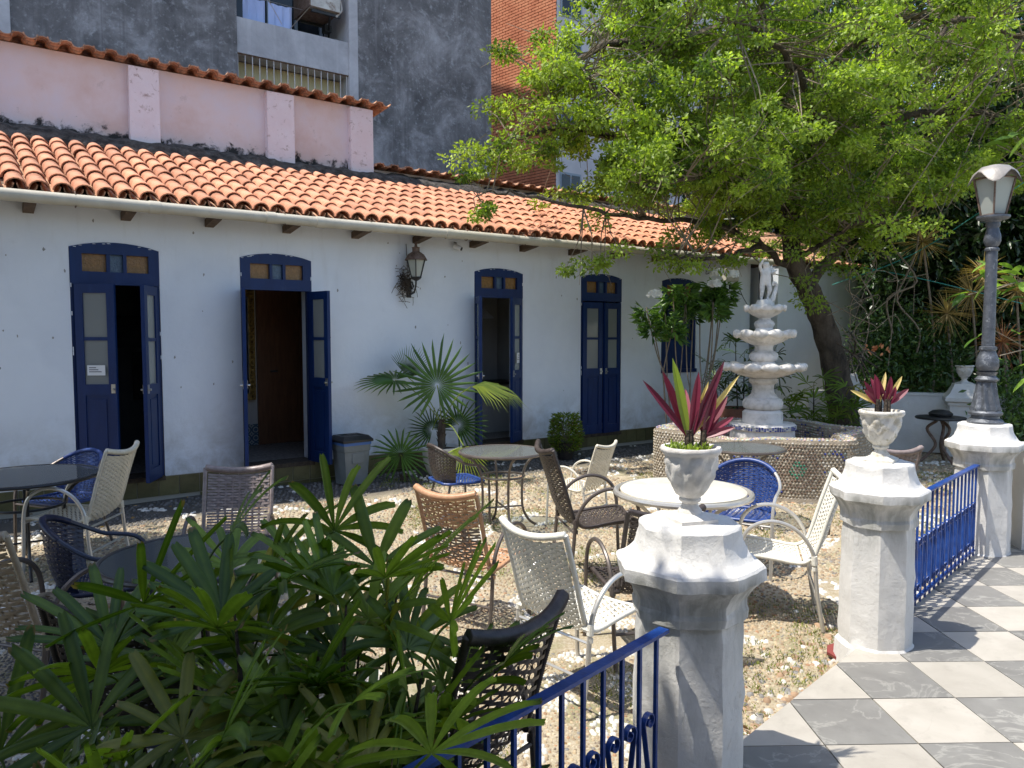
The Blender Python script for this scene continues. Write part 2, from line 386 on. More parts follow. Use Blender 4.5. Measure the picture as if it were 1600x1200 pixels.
def wthing(name, label, cat, s, D, z=0.0, group=None):
    """thing in the building's frame; returns (root, offset for (s, D, z) coordinates)"""
    return thing(name, label, cat, W(s, D, z), ROT, group), (s, D, z)
def npmesh(name, V, Fq, mat, parent=None, tint=None, col=None, kind=None, smooth=False):
    """V (n,3); Fq (m,k) int"""
    me = bpy.data.meshes.new(name); n = len(V); m, k = Fq.shape
    me.vertices.add(n); me.vertices.foreach_set('co', V.astype(np.float32).ravel())
    me.loops.add(m*k); me.loops.foreach_set('vertex_index', Fq.astype(np.int32).ravel())
    me.polygons.add(m); me.polygons.foreach_set('loop_start', np.arange(0, m*k, k, dtype=np.int32))
    me.polygons.foreach_set('loop_total', np.full(m, k, dtype=np.int32))
    me.update(calc_edges=True); me.validate()
    if smooth: me.polygons.foreach_set('use_smooth', np.ones(m, dtype=bool))
    if tint is not None:
        a = me.attributes.new('tint', 'FLOAT', 'POINT'); a.data.foreach_set('value', tint.astype(np.float32))
    if col is not None:
        a = me.attributes.new('col', 'FLOAT_COLOR', 'POINT')
        a.data.foreach_set('color', np.hstack([col, np.ones((n, 1))]).astype(np.float32).ravel())
    o = mesh_obj(name, me, mat, parent)
    if kind: o['kind'] = kind
    return o
def leaf_cloud(name, C, Dr, L, Wd, mat, tint, parent=None, off=(0, 0, 0), kind=None, fold=.18):
    """one diamond leaf (2 faces, folded on its midrib) per centre"""
    N = len(C); Dr = Dr/np.linalg.norm(Dr, axis=1, keepdims=True)
    rv = nrs.normal(size=(N, 3)); S = np.cross(Dr, rv); S /= np.linalg.norm(S, axis=1, keepdims=True)
    U = np.cross(S, Dr); L = L[:, None]; Wd = Wd[:, None]
    base = C; tip = C+Dr*L-U*L*.10; mid = C+Dr*L*.5
    a = mid+S*Wd*.5+U*Wd*fold; b = mid-S*Wd*.5+U*Wd*fold
    V = np.stack([base, a, tip, b], 1).reshape(-1, 3)-np.array(off)
    i = np.arange(N)[:, None]*4
    Fq = np.vstack([i+np.array([[0, 1, 2]]), i+np.array([[0, 2, 3]])])
    return npmesh(name, V, Fq, mat, parent, tint=np.repeat(tint, 4), kind=kind)

# ================================================================== GROUND
TZ = .12                                             # terrace level
L0 = Vector((.63, 2.65)); L1 = Vector((3.45, 5.60)); LD = (L1-L0).normalized(); LN = Vector((LD.y, -LD.x))  # LN points to the terrace side
me = MB()
me.add([(-60, -40, -.03), (60, -40, -.03), (60, 80, -.03), (-60, 80, -.03)], [(0, 1, 2, 3)])
m_far = M('bare_earth', [(.10, .08, .055), (.16, .13, .09)], 4, .95, .5)
tag(me.build('ground', m_far), kind='structure')
# courtyard bed with the earth between the pebbles
m_bed, nt, b = newmat('sandy_bed_between_pebbles')
co = objco(nt)
c = ramp(nt, noise(nt, 2.2, 8, .7, co, .4), [(.3, (.19, .15, .095)), (.5, (.33, .275, .185)), (.7, (.41, .355, .25))])
c = mix(nt, ramp(nt, noise(nt, 60, 4, .7, co), [(.45, 0.0), (.62, .55)]), c, (.50, .45, .36))
c = mix(nt, ramp(nt, noise(nt, 1.7, 6, .65, co, .3), [(.50, 0.0), (.62, .6)]), c, (.15, .165, .06))
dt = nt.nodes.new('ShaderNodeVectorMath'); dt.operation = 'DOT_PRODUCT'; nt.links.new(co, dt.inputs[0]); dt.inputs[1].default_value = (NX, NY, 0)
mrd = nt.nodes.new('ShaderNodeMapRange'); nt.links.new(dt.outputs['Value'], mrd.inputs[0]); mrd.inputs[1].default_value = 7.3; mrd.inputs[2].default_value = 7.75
c = mix(nt, mrd.outputs[0], c, (.075, .068, .058))  # house shade put into the colour: bed darkens towards the wall
nt.links.new(c, b.inputs['Base Color']); b.inputs['Roughness'].default_value = .95
bump(nt, b, noise(nt, 45, 5, .7, co), .7, .012)
xs = np.linspace(-9, 12, 90); ys = np.linspace(1.0, 16, 70)
X, Y = np.meshgrid(xs, ys); Z = .008*np.sin(X*2.1+Y)+.007*np.sin(Y*3.3-X*1.2)-.012
idx = np.arange(X.size).reshape(X.shape)
Fq = np.stack([idx[:-1, :-1], idx[:-1, 1:], idx[1:, 1:], idx[1:, :-1]], -1).reshape(-1, 4)
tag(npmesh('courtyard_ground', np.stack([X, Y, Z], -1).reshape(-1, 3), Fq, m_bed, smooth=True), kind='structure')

def vnoise(x, y, s, seed=0):
    r = 0
    for k in range(5):
        a = (k*2.399+seed*1.7); r = r+np.sin((x*math.cos(a)+y*math.sin(a))*s*(1+.23*k)+seed*3.1+k*1.9)
    return r/5
def ingrid(d0, d1, sp):
    """jittered points inside the seen wedge of courtyard between depths d0..d1, off the terrace and the house"""
    ny = int((d1-d0)/sp); out = []
    for i in range(ny):
        y = d0+i*sp; hw = .70*y+.25
        n = int(2*hw/sp); x = -hw+np.arange(n)*sp
        out.append(np.stack([x+(i % 2)*sp*.5, np.full(n, y)], 1))
    P = np.vstack(out); P += nrs.uniform(-.3, .3, P.shape)*sp
    D = P[:, 0]*NX+P[:, 1]*NY
    side = (P[:, 0]-L0.x)*LN.x+(P[:, 1]-L0.y)*LN.y
    ok = (D < 8.52) & (side < -.02) & (P[:, 1] < 12)
    ok &= ((P[:, 0]-3.05)**2+(P[:, 1]-8.9)**2) > 1.1**2
    return P[ok]
def pebble_col(P):
    x, y = P[:, 0], P[:, 1]; N = len(P)
    g = 1.45; cx = (np.floor(x/g)+.5)*g; cy = (np.floor(y/g)+.5)*g
    r = np.hypot(x-cx, y-cy); th = np.arctan2(y-cy, x-cx)
    band = np.abs(((r+.06*np.sin(3*th+cx*5)) % .34)-.17) < .062
    band |= (np.abs(np.hypot(x-cx+.72, y-cy+.72)-.62) < .055)
    wear = vnoise(x, y, 3.1, 2)+.6*vnoise(x, y, 9, 5)
    near = (x < .9) & (y < 5.2)
    white = band & (wear > np.where(near, -.10, .24)) & (nrs.rand(N) < np.where(y > 5, .65, .85))
    white |= (wear > np.where((x > .9) & (y < 6), .66, .88)) & (nrs.rand(N) < .75)
    base = np.array([[.30, .22, .14], [.40, .315, .205], [.25, .20, .15], [.44, .37, .27], [.36, .21, .12], [.20, .19, .175]])
    pal = base[nrs.choice(6, N, p=[.24, .28, .16, .18, .06, .08])]
    Dd_ = x*NX+y*NY+.25*vnoise(x, y, 2.2, 8); dk = (Dd_ > 7.5) | ((x < -1.15+.3*vnoise(x, y, 2.5, 3)) & (y < 4.3))  # dark stones; the band by the house also has its shade in the colour
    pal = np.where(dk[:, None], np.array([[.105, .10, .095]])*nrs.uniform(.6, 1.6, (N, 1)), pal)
    c = np.where(white[:, None], np.array([[.66, .64, .59]])*nrs.uniform(.78, 1.1, (N, 1)), pal*nrs.uniform(.75, 1.25, (N, 1)))
    return c, white, wear
def pebbles(name, P, size, col, seg=6):
    N = len(P); sx = size*nrs.uniform(.42, .62, N); sy = sx*nrs.uniform(.6, .95, N); h = size*nrs.uniform(.22, .42, N)
    rot = nrs.uniform(0, PI, N); a = np.arange(seg)*2*PI/seg
    zz = .008*np.sin(P[:, 0]*2.1+P[:, 1])+.007*np.sin(P[:, 1]*3.3-P[:, 0]*1.2)-.012
    V = np.zeros((N, 2*seg+1, 3))
    for k, (rr, hh) in enumerate(((1, -.25), (.72, .75))):
        ex = rr*sx[:, None]*np.cos(a)[None]; ey = rr*sy[:, None]*np.sin(a)[None]
        V[:, k*seg:(k+1)*seg, 0] = P[:, :1]+ex*np.cos(rot)[:, None]-ey*np.sin(rot)[:, None]
        V[:, k*seg:(k+1)*seg, 1] = P[:, 1:2]+ex*np.sin(rot)[:, None]+ey*np.cos(rot)[:, None]
        V[:, k*seg:(k+1)*seg, 2] = (zz+hh*h)[:, None]
    V[:, -1, 0] = P[:, 0]; V[:, -1, 1] = P[:, 1]; V[:, -1, 2] = zz+h
    fs = []
    for j in range(seg):
        k = (j+1) % seg; fs += [(j, k, seg+k), (j, seg+k, seg+j), (seg+j, seg+k, 2*seg)]
    Fq = (np.arange(N)[:, None, None]*(2*seg+1)+np.array(fs)[None]).reshape(-1, 3)
    return npmesh(name, V.reshape(-1, 3), Fq, m_pebble, col=np.repeat(col, 2*seg+1, axis=0), smooth=True)
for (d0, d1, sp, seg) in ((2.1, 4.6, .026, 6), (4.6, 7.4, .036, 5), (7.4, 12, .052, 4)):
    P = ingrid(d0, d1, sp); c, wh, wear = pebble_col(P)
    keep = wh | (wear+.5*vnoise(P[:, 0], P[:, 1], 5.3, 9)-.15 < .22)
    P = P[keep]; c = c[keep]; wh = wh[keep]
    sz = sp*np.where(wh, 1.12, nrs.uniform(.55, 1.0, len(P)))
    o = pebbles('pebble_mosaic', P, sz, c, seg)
    tag(o, 'small tan, brown and white pebbles set in curling bands over the courtyard', 'pebbles', 'pebble mosaic of the courtyard', 'stuff')
# loose bigger stones by the terrace edge
P = []
for k in range(260):
    t = rnd.uniform(.2, 2.2); q = L0+LD*t-LN*(.03+abs(rnd.gauss(0, .16))); P.append((q.x, q.y))
P = np.array(P); cc = np.array([[.36, .24, .15], [.45, .36, .26], [.27, .26, .25], [.60, .57, .52]])[nrs.choice(4, len(P))]
tag(pebbles('loose_stones', P, nrs.uniform(.03, .055, len(P)), cc*nrs.uniform(.7, 1.1, (len(P), 1)), 7),
    'loose brown and grey stones piled along the marble terrace edge', 'stones', kind='stuff')
# moss and grass blades
P = ingrid(2.4, 9.5, .035); c, wh, wear = pebble_col(P)
g = (vnoise(P[:, 0], P[:, 1], 2.3, 4)+.7*vnoise(P[:, 0], P[:, 1], 8, 6) > .22) & (nrs.rand(len(P)) < .5) & (P[:, 0] > -1.5)
P = P[g]; P = np.repeat(P, 5, axis=0)+nrs.normal(0, .014, (len(P)*5, 2)); N = len(P)
dr = nrs.normal(0, .55, (N, 3)); dr[:, 2] = 1
m_grass = leafmat('short_grass', (.09, .115, .02), (.21, .235, .05), .3, .7)
tag(leaf_cloud('grass_tufts', np.hstack([P, np.full((N, 1), -.006)]), dr, nrs.uniform(.012, .032, N), np.full(N, .006), m_grass, nrs.rand(N)),
    'thin yellowish grass and weeds growing between the pebbles', 'grass', kind='stuff')

P = ingrid(2.6, 9.5, .16); P = P[nrs.rand(len(P)) < .16]; N = len(P); dr = nrs.normal(0, 1, (N, 3)); dr[:, 2] *= .12
m_fall = leafmat('fallen_leaf', (.10, .055, .02), (.30, .19, .08), .15, .8)
tag(leaf_cloud('fallen_leaves', np.hstack([P, np.full((N, 1), .008)]), dr, nrs.uniform(.025, .06, N), nrs.uniform(.012, .025, N), m_fall, nrs.rand(N)),
    'scattered brown fallen leaves lying on the pebbles', 'leaves', kind='stuff')
# ------------------------------------------------------------------ terrace of marble tiles
sl_ = MB()
q = [L0-LD*4.0, L0+LD*4.6]; e = [q[0]-LN*.0, q[1]-LN*.0, q[1]+LN*9, q[0]+LN*9]
sl_.prism([(p.x, p.y) for p in e], -.02, TZ-.02, 'z')
# drop the terrace only where it is not under the camera wedge: it carries the camera too
terr = tag(sl_.build('terrace_floor', m_white, smooth=False), kind='structure')
ta = R(1.4); TXv = Vector((math.cos(ta), math.sin(ta))); TYv = Vector((-math.sin(ta), math.cos(ta)))
T0 = Vector((1.583, 3.28)); TS = .371
def clip(poly, p0, nrm):
    out = []
    for i in range(len(poly)):
        a, b = poly[i], poly[(i+1) % len(poly)]; da = (a-p0).dot(nrm); db = (b-p0).dot(nrm)
        if da >= 0: out.append(a)
        if da*db < 0: out.append(a+(b-a)*(da/(da-db)))
    return out
for i in range(-7, 12):
    for j in range(-8, 14):
        c0 = T0+TXv*(TS*i)+TYv*(TS*j); g = .0028
        poly = [c0+TXv*(a*TS+sa*g)+TYv*(b_*TS+sb*g) for a, b_, sa, sb in ((0, 0, 1, 1), (1, 0, -1, 1), (1, 1, -1, -1), (0, 1, 1, -1))]
        cen = c0+(TXv+TYv)*TS/2
        if abs(cen.x) > .72*cen.y+1.2 or cen.y < .9 or cen.y > 7.3: continue
        poly = clip(poly, L0+LN*.004, LN)
        if len(poly) < 3: continue
        t = MB(); lv = rnd.uniform(-.0012, .0012)
        t.prism([(p.x-cen.x, p.y-cen.y) for p in poly], -.015, lv, 'z')
        white = (i+j) % 2 == 1
        o = t.build('marble_tile', m_mw if white else m_mg, terr, smooth=False); o.location = (cen.x, cen.y, TZ)
# broken red and white tile lying against the middle pillar
t = MB(); t.prism([(-.07, -.05), (.05, -.06), (.06, .05), (-.02, .06), (-.07, .02)], 0, .02, 'z')
t.mi = 1; t.prism([(-.02, -.045), (.045, -.05), (.05, .04)], .0205, .024, 'z')
m_redt = M('red_cement_tile', [(.20, .04, .035)], 20, .7, .3)
o = t.build('broken_tile', [m_redt, m_mw]); o.location = gnd(1310, 1026)+Vector((.01, .02, .012)); o.rotation_euler = (.15, -.1, .5)
tag(o, 'broken red and white floor tile leaning beside the middle pillar foot', 'tile')

# unseen villa behind the viewer, added and sized to hold back sky light
vr = thing('unseen_villa', 'unseen pale villa wall and veranda ceiling added behind the terrace to block sky light', 'building', (0, -3, 0))
mb = MB(); mb.box((-9, -.3, 0), (9, 0, 3.95)); mb.build('unseen_villa_wall', m_white, vr)
mb = MB(); mb.box((-9, .01, 3.7), (9, 2.3, 3.9)); mb.build('unseen_veranda_ceiling', m_wood, vr)
# ================================================================== THE LONG WHITE HOUSE
WD = 8.6                                            # wall plane
house, ho = wthing('long_white_house', 'long white single-storey house with blue doors under an orange tiled roof', 'house', 5.0, WD)
def arch(s0, s1, z0, z1, rise, n=8):
    return [(s1+(s0-s1)*k/n, z1-rise+rise*math.sin(PI*k/n)**.8 if 0 < k < n else z1-rise) for k in range(n+1)]
OPEN = [(.93, 1.74, .23, 2.63), (2.56, 3.37, .23, 2.62), (5.62, 6.42, .23, 2.61), (7.49, 8.31, .21, 2.62), (9.20, 10.03, 1.12, 2.63)]
S0, S1, ZT = -4.0, 11.45, 2.98
mb = MB(); cur = S0
for (a, b_, z0, z1) in OPEN:
    mb.prism([(cur, 0), (a, 0), (a, ZT), (cur, ZT)], WD, WD+.32)
    mb.prism([(a, 0), (b_, 0), (b_, z0), (a, z0)], WD, WD+.32)
    mb.prism([(a, z1-.06)]+[(s, z) for s, z in reversed(arch(a, b_, z0, z1, .06))][1:-1]+[(b_, z1-.06), (b_, ZT), (a, ZT)], WD, WD+.32)
    cur = b_
mb.prism([(cur, 0), (S1, 0), (S1, ZT), (cur, ZT)], WD, WD+.32)
mb.box((S0, WD+.33, ZT-.6), (S0+.3, 11.1, ZT)); mb.box((S1-.3, WD+.33, 0), (S1, 11.1, ZT+.2))
mb.build('front_wall', m_wall, house, ho, ang=30)
# grey mould, chips and wall stains: small flakes
mb = MB()
for k in range(70):
    s = rnd.uniform(.0, 11); z = rnd.uniform(.4, 2.85)
    if any(a-.04 < s < b_+.04 and z < z1+.05 for a, b_, z0, z1 in OPEN): continue
    r_ = rnd.uniform(.006, .016); pts = [(s+r_*rnd.uniform(.4, 1)*math.cos(t_), z+r_*rnd.uniform(.7, 1.9)*math.sin(t_)) for t_ in [i*PI/3 for i in range(6)]]
    mb.prism(pts, WD-.003, WD)
m_chip = M('bare_render_chip', [(.25, .25, .25), (.36, .36, .35)], 20, .9, .2)
mb.build('plaster_chip', m_chip, house, ho, kind='stuff')
# olive plinth tiles, one by one (two courses)
PT = .205; k = 0
mb = MB(); mb.box((S0, WD-.008, -.03), (S1, WD-.0005, .235)); mb.build('plinth_bed', m_grout, house, ho)
tm = MB(); tm.box((.003, -.010, .003), (PT-.004, 0, PT-.004)); tile_me = None
s = -1.2
while s < S1-.2:
    for row in (0, 1):
        z0 = .235-PT if row == 0 else .235-2*PT
        if row == 1 and not (2.0 < s < 6): continue
        if tile_me is None:
            o = tm.build('plinth_tile', m_olive, house, smooth=False); tile_me = o
        else:
            o = tile_me.copy(); COL.objects.link(o)
        o.location = (s-ho[0], WD-.008-ho[1]+rnd.uniform(-.0012, .0005), z0); o.rotation_euler = (0, rnd.uniform(-.006, .006), 0)
    s += PT
# thresholds
for (a, b_, z0, z1) in OPEN[:4]:
    mb = MB(); mb.box((a+.001, WD-.03, z0-.035), (b_-.001, WD+.31, z0+.012)); mb.build('threshold', m_soil, house, ho)

def frame_and_transom(a, b_, z0, z1, zt, shut=False):
    fw = .075; y0, y1 = WD+.015, WD+.085
    mb = MB()
    mb.box((a+.002, y0, z0+.012), (a+fw*.6, y1, zt)); mb.box((b_-fw*.6, y0, z0+.012), (b_-.002, y1, zt))
    mb.box((a+.002, y0-.022, zt), (b_-.002, y1, zt+.07))                      # transom bar
    # arched head panel with three lights cut out
    zl0, zl1 = zt+.125, z1-.12
    ws = (b_-a); cuts = [(a+ws*.135, a+ws*.40), (a+ws*.44, a+ws*.585), (a+ws*.625, a+ws*.875)]
    mb.box((a+.002, y0-.022, zt+.07), (b_-.002, y1, zl0))
    e = [a+.002]+[c for cu in cuts for c in cu]+[b_-.002]
    for i in range(0, 8, 2): mb.box((e[i], y0-.022, zl0), (e[i+1], y1, zl1))
    mb.prism([(a+.002, zl1), (b_-.002, zl1)]+arch(a+.002, b_-.002, 0, z1-.002, .06), y0-.022, y1)
    f = mb.build('door_frame' if not shut else 'window_frame', m_blue, house, ho, ang=30)
    for i, (c0, c1) in enumerate(cuts):
        g = MB(); g.box((c0-.004, y0+.02, zl0-.004), (c1+.004, y0+.028, zl1+.004)); g.build('transom_pane', m_blueglass if i == 1 else m_amber, f, ho)
    # faded paint flakes at the top
    g = MB()
    for k in range(14):
        s = rnd.uniform(a+.02, b_-.02) if k < 8 else rnd.choice((a+.008, b_-.008)); z = z1-.008-rnd.uniform(0, .008) if k < 8 else rnd.uniform(z0+.4, z1-.1)
        if k < 8: z -= .06*(1-math.sin(PI*(s-a)/(b_-a))**.8)
        g.box((s-.012 if k < 8 else s-.004, y0-.024, z-.003 if k < 8 else z-.02), (s+.014 if k < 8 else s+.004, y0-.0222, z+.002 if k < 8 else z+.02))
    g.build('paint_flake', m_wall, f, ho, kind='stuff')
    return f
def leaf_mesh_part(wid, hgt):
    """door leaf along +x, hinge at origin; returns MB of the joinery and pane rects"""
    m = MB(); st = .075; t = .019
    m.box((0, -t, 0), (st, t, hgt)); m.box((wid-st, -t, 0), (wid, t, hgt))
    m.box((st, -t, 0), (wid-st, t, .13)); m.box((st, -t, hgt-.09), (wid-st, t, hgt))
    zm = hgt*.50; m.box((st, -t, zm-.11), (wid-st, t, zm))
    zc = (zm+hgt-.09)/2; m.box((st, -t*.8, zc-.017), (wid-st, t*.8, zc+.017))
    m.box((st, -.007, .13), (wid-st, .007, zm-.11))
    for sg in (-1, 1):
        y0, y1 = (.007, .015) if sg > 0 else (-.015, -.007)
        m.box((st+.03, y0, .17), (wid-st-.03, y1, zm-.15))
    return m, [(st, zm, wid-st, zc-.017), (st, zc+.017, wid-st, hgt-.09)]
def door_leaf(hs, hz, wid, hgt, ang, left, note=None, name='door_leaf', pane=m_gpane):
    m, panes = leaf_mesh_part(wid, hgt)
    o = m.build(name, m_blue, house); o.location = (hs-ho[0], WD-.002-ho[1], hz)
    o.rotation_euler = (0, 0, -R(ang) if left else PI+R(ang))
    for (x0, z0, x1, z1) in panes:
        g = MB(); g.box((x0-.004, -.003, z0-.004), (x1+.004, .003, z1+.004)); g.build('pane', pane, o)
    h = MB(); h.box((wid-.05, -.026, hgt*.455), (wid-.012, .026, hgt*.50)); h.tube([(wid-.03, -.05, hgt*.475), (wid-.03, .05, hgt*.475)], .012, 8)
    h.build('handle', m_steel, o)
    if note:
        sg, z, wp, hp = note
        p = MB(); y = .024*sg; p.box((wid*.5-wp/2, min(y, y+.001), z-hp/2), (wid*.5+wp/2, max(y, y+.001), z+hp/2))
        p.mi = 1
        for k, (w0, w1) in enumerate(((.1, .5), (.1, .62), (.1, .8))):
            yy = y+.0016*sg; zl = z+hp*(.26-.2*k)
            p.box((wid*.5-wp/2+wp*w0, min(yy, yy+.0004), zl-.004), (wid*.5-wp/2+wp*w1, max(yy, yy+.0004), zl+.004))
        p.build('paper_notice', [m_paper, m_ink], o)
    return o
ZH = 2.21
for (a, b_, z0, z1) in OPEN[:4]: frame_and_transom(a, b_, z0, z1, ZH)
hl = ZH-.245
door_leaf(.97, .245, .375, hl, 32, True, note=(-1, 1.42-.30, .17, .10))
door_leaf(1.70, .235, .375, hl, 60, False)
door_leaf(2.585, .245, .385, hl, 106, True)
door_leaf(3.345, .24, .385, hl, 101, False)
door_leaf(5.645, .245, .365, hl, 114, True)
door_leaf(6.395, .245, .365, hl, 32, False, note=(1, 1.40-.25, .10, .14))
door_leaf(7.52, .225, .372, hl, 3, True)
door_leaf(8.28, .225, .372, hl, 7, False)
a, b_, z0, z1 = OPEN[4]
frame_and_transom(a, b_, z0, z1, ZH, True)
mb = MB(); mb.box((a+.05, WD+.02, z0), (b_-.05, WD+.05, z0+.50)); mb.box((a, WD-.03, z0-.03), (b_, WD+.02, z0+.03)); mb.build('window_board', m_blue, house, ho)
for (hs, left) in ((a+.05, True), (b_-.05, False)):
    m, panes = leaf_mesh_part(.36, ZH-z0-.02); o = m.build('shutter', m_blue, house)
    o.location = (hs-ho[0], WD+.11-ho[1], z0+.01); o.rotation_euler = (0, 0, R(50) if left else PI-R(50))

# interior: floor, ceiling, back wall and partitions (dim rooms)
RB = 10.60
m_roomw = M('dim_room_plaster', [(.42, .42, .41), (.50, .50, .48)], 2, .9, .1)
mb = MB(); mb.box((S0, WD+.325, -.02), (S1-.3, RB, .235)); m_rf = M('speckled_room_floor', [(.10, .09, .08), (.34, .32, .30)], 26, .4, .1, lo=.4, hi=.6); mb.build('room_floor', m_rf, house, ho)
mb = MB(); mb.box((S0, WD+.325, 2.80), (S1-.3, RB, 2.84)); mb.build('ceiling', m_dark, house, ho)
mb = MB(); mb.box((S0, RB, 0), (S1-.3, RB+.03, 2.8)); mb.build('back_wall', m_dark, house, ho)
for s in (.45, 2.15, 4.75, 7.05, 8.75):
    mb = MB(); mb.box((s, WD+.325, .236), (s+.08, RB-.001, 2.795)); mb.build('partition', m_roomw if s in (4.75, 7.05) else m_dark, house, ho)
# room 2: brown inner door with frame, gilded mirror, blue tile dado
s0, _ = wl(410, 500, 10.3); s1, _ = wl(466, 500, 10.3)
mb = MB(); mb.box((s0, 10.28, .24), (s1, 10.33, 2.36)); d = mb.build('inner_door', m_door, house, ho)
mb = MB(); mb.box((s0-.09, 10.26, .24), (s0, 10.34, 2.44)); mb.box((s1, 10.26, .24), (s1+.09, 10.34, 2.44)); mb.box((s0-.09, 10.255, 2.36), (s1+.09, 10.34, 2.45)); mb.build('inner_door_frame', m_door, d, ho)
mb = MB(); mb.tube([(s0+.07, 10.23, 1.22), (s0+.17, 10.23, 1.22)], .012); mb.build('handle', m_steel, d, ho)
mb = MB(); mb.box((s0-.9, 10.30, .236), (s0-.091, 10.34, 2.79)); mb.build('lobby_wall', m_roomw, house, ho)
mir = thing('gilded_mirror', 'tall carved gilt mirror leaning inside the second doorway', 'mirror', W(s0-.30, 10.25, .85), ROT)
mb = MB()
for (x0, x1, z0_, z1_) in ((-.17, -.09, 0, 1.45), (.09, .17, 0, 1.45), (-.09, .09, 0, .09), (-.09, .09, 1.36, 1.45)):
    mb.box((x0, -.03, z0_), (x1, .02, z1_))
for k in range(22):
    for x in (-.13, .13): mb.lathe([(.0, -.03), (.022, -.01), (.022, .01), (0, .03)], 6, (x, -.035, .04+k*.066))
mb.build('carved_frame', m_gold, mir)
mb = MB(); mb.box((-.09, -.012, .09), (.09, -.002, 1.36)); mb.build('mirror_glass', M('mirror_glass', [(.55, .58, .58)], 3, .06, 0, metallic=1), mir)
m_az, nt, b = newmat('patterned_blue_wall_tile')
co = objco(nt, (9, 9, 9)); v = nt.nodes.new('ShaderNodeTexVoronoi'); v.inputs['Scale'].default_value = 1.0; v.inputs['Randomness'].default_value = 0; nt.links.new(co, v.inputs['Vector'])
sn = nt.nodes.new('ShaderNodeMath'); sn.operation = 'SINE'; ml = nt.nodes.new('ShaderNodeMath'); ml.operation = 'MULTIPLY'; ml.inputs[1].default_value = 24
nt.links.new(v.outputs['Distance'], ml.inputs[0]); nt.links.new(ml.outputs[0], sn.inputs[0])
nt.links.new(ramp(nt, sn.outputs[0], [(.35, (.05, .09, .14)), (.6, (.38, .40, .38))]), b.inputs['Base Color']); b.inputs['Roughness'].default_value = .3
mb = MB(); mb.box((s0-.88, 10.285, .237), (s0-.092, 10.298, .52)); mb.build('tile_dado', m_az, house, ho)
# room 3: kitchen with tiled splashback, worktop and white cupboards
mb = MB(); mb.box((5.2, 10.05, .24), (7.0, RB-.001, 2.79)); mb.build('chimney_breast', m_roomw, house, ho)
mb = MB(); mb.box((5.3, 10.03, 1.05), (6.45, 10.049, 1.85)); mb.build('tile_splashback', m_az, house, ho)
mb = MB(); mb.box((5.2, 9.45, .96), (7.04, 10.02, 1.0)); mb.box((5.6, 9.5, 1.002), (6.2, 9.9, 1.06)); mb.build('worktop', m_black, house, ho)
mb = MB(); mb.box((5.2, 9.5, .24), (7.04, 10.02, .955)); mb.build('cupboard', m_roomw, house, ho)
mb = MB(); mb.rings([[(5.3, 9.4, 1.95), (6.5, 9.4, 1.95), (6.5, 10.02, 1.95), (5.3, 10.02, 1.95)], [(5.6, 9.8, 2.4), (6.2, 9.8, 2.4), (6.2, 10.02, 2.4), (5.6, 10.02, 2.4)]]); mb.build('cooker_hood', m_roomw, house, ho)
# room 1: dark pictures and a stool
for (s, z, w_, h_) in ((1.35, 1.55, .13, .22), (1.75, 1.75, .16, .2), (2.0, 1.2, .2, .3)):
    mb = MB(); mb.box((s-w_, RB-.04, z-h_), (s+w_, RB-.003, z+h_)); mb.build('wall_picture', m_black, house, ho)
mb = MB(); mb.lathe([(.17, 0), (.2, .02), (.2, .05), (.05, .08), (.03, .1)], 14, (1.9, 9.5, .80)); mb.tube([(1.9, 9.5, .24), (1.9, 9.5, .82)], .03); mb.build('stool', m_black, house, ho)

# ------------------------------------------------------------------ roof
RS = R(22.3); EV = (8.25, 3.02); RD1 = 10.50     # eaves point (D, z)
def roof_z(D): return EV[1]+math.tan(RS)*(D-EV[0])
mb = MB(); mb.add([(S0, 8.3, roof_z(8.3)-.03), (S1+.1, 8.3, roof_z(8.3)-.03), (S1+.1, RD1+.2, roof_z(RD1+.2)-.03), (S0, RD1+.2, roof_z(RD1+.2)-.03),
                   (S0, 8.3, roof_z(8.3)-.06), (S1+.1, 8.3, roof_z(8.3)-.06), (S1+.1, RD1+.2, roof_z(RD1+.2)-.06), (S0, RD1+.2, roof_z(RD1+.2)-.06)],
                  [(0, 1, 2, 3), (7, 6, 5, 4), (0, 4, 5, 1), (1, 5, 6, 2), (3, 2, 6, 7), (0, 3, 7, 4)])
mb.build('roof_deck', m_wood, house, ho)
PW, EX, TL = .182, .345, .43
def barrel(mb, x, sy, upside=False, flip=1):
    """one curved tile lying along +y (up the slope) in roof coordinates x, y(slope), z(normal)"""
    n = 7; r0, r1 = (.088, .070)
    vs = []
    for (yy, rr) in ((0, r0), (TL, r1)):
        for sh in (0, .012):
            for k in range(n+1):
                a = PI*k/n; vs.append((x+(rr-sh)*math.cos(a), sy+yy, ((rr-sh)*math.sin(a)*.92)*flip))
    k1 = n+1; fs = []
    for k in range(n):
        fs += [(k, k+1, 2*k1+k+1, 2*k1+k), (k1+k+1, k1+k, 3*k1+k, 3*k1+k+1), (k+1, k, k1+k, k1+k+1), (2*k1+k, 2*k1+k+1, 3*k1+k+1, 3*k1+k)]
    fs += [(0, 2*k1, 3*k1, k1), (n, k1+n, 3*k1+n, 2*k1+n)]
    if flip < 0: fs = [tuple(reversed(f)) for f in fs]
    mb.add(vs, fs)
t0 = MB(); barrel(t0, 0, 0); proto = None
def place_roof(o, s, ysl, zn, jit=True):
    D = EV[0]-.05+ysl*math.cos(RS)-zn*math.sin(RS); z = EV[1]+(ysl-.05)*math.sin(RS)+zn*math.cos(RS)
    o.location = (s-ho[0], D-ho[1], z)
    o.rotation_euler = (RS-R(1.3)+(rnd.uniform(-.012, .012) if jit else 0), rnd.uniform(-.05, .05), rnd.uniform(-.022, .022))
cols = int((S1+.05-(-.6))/PW); rest = MB(); cnt = 0
c_, s_ = math.cos(RS), math.sin(RS)
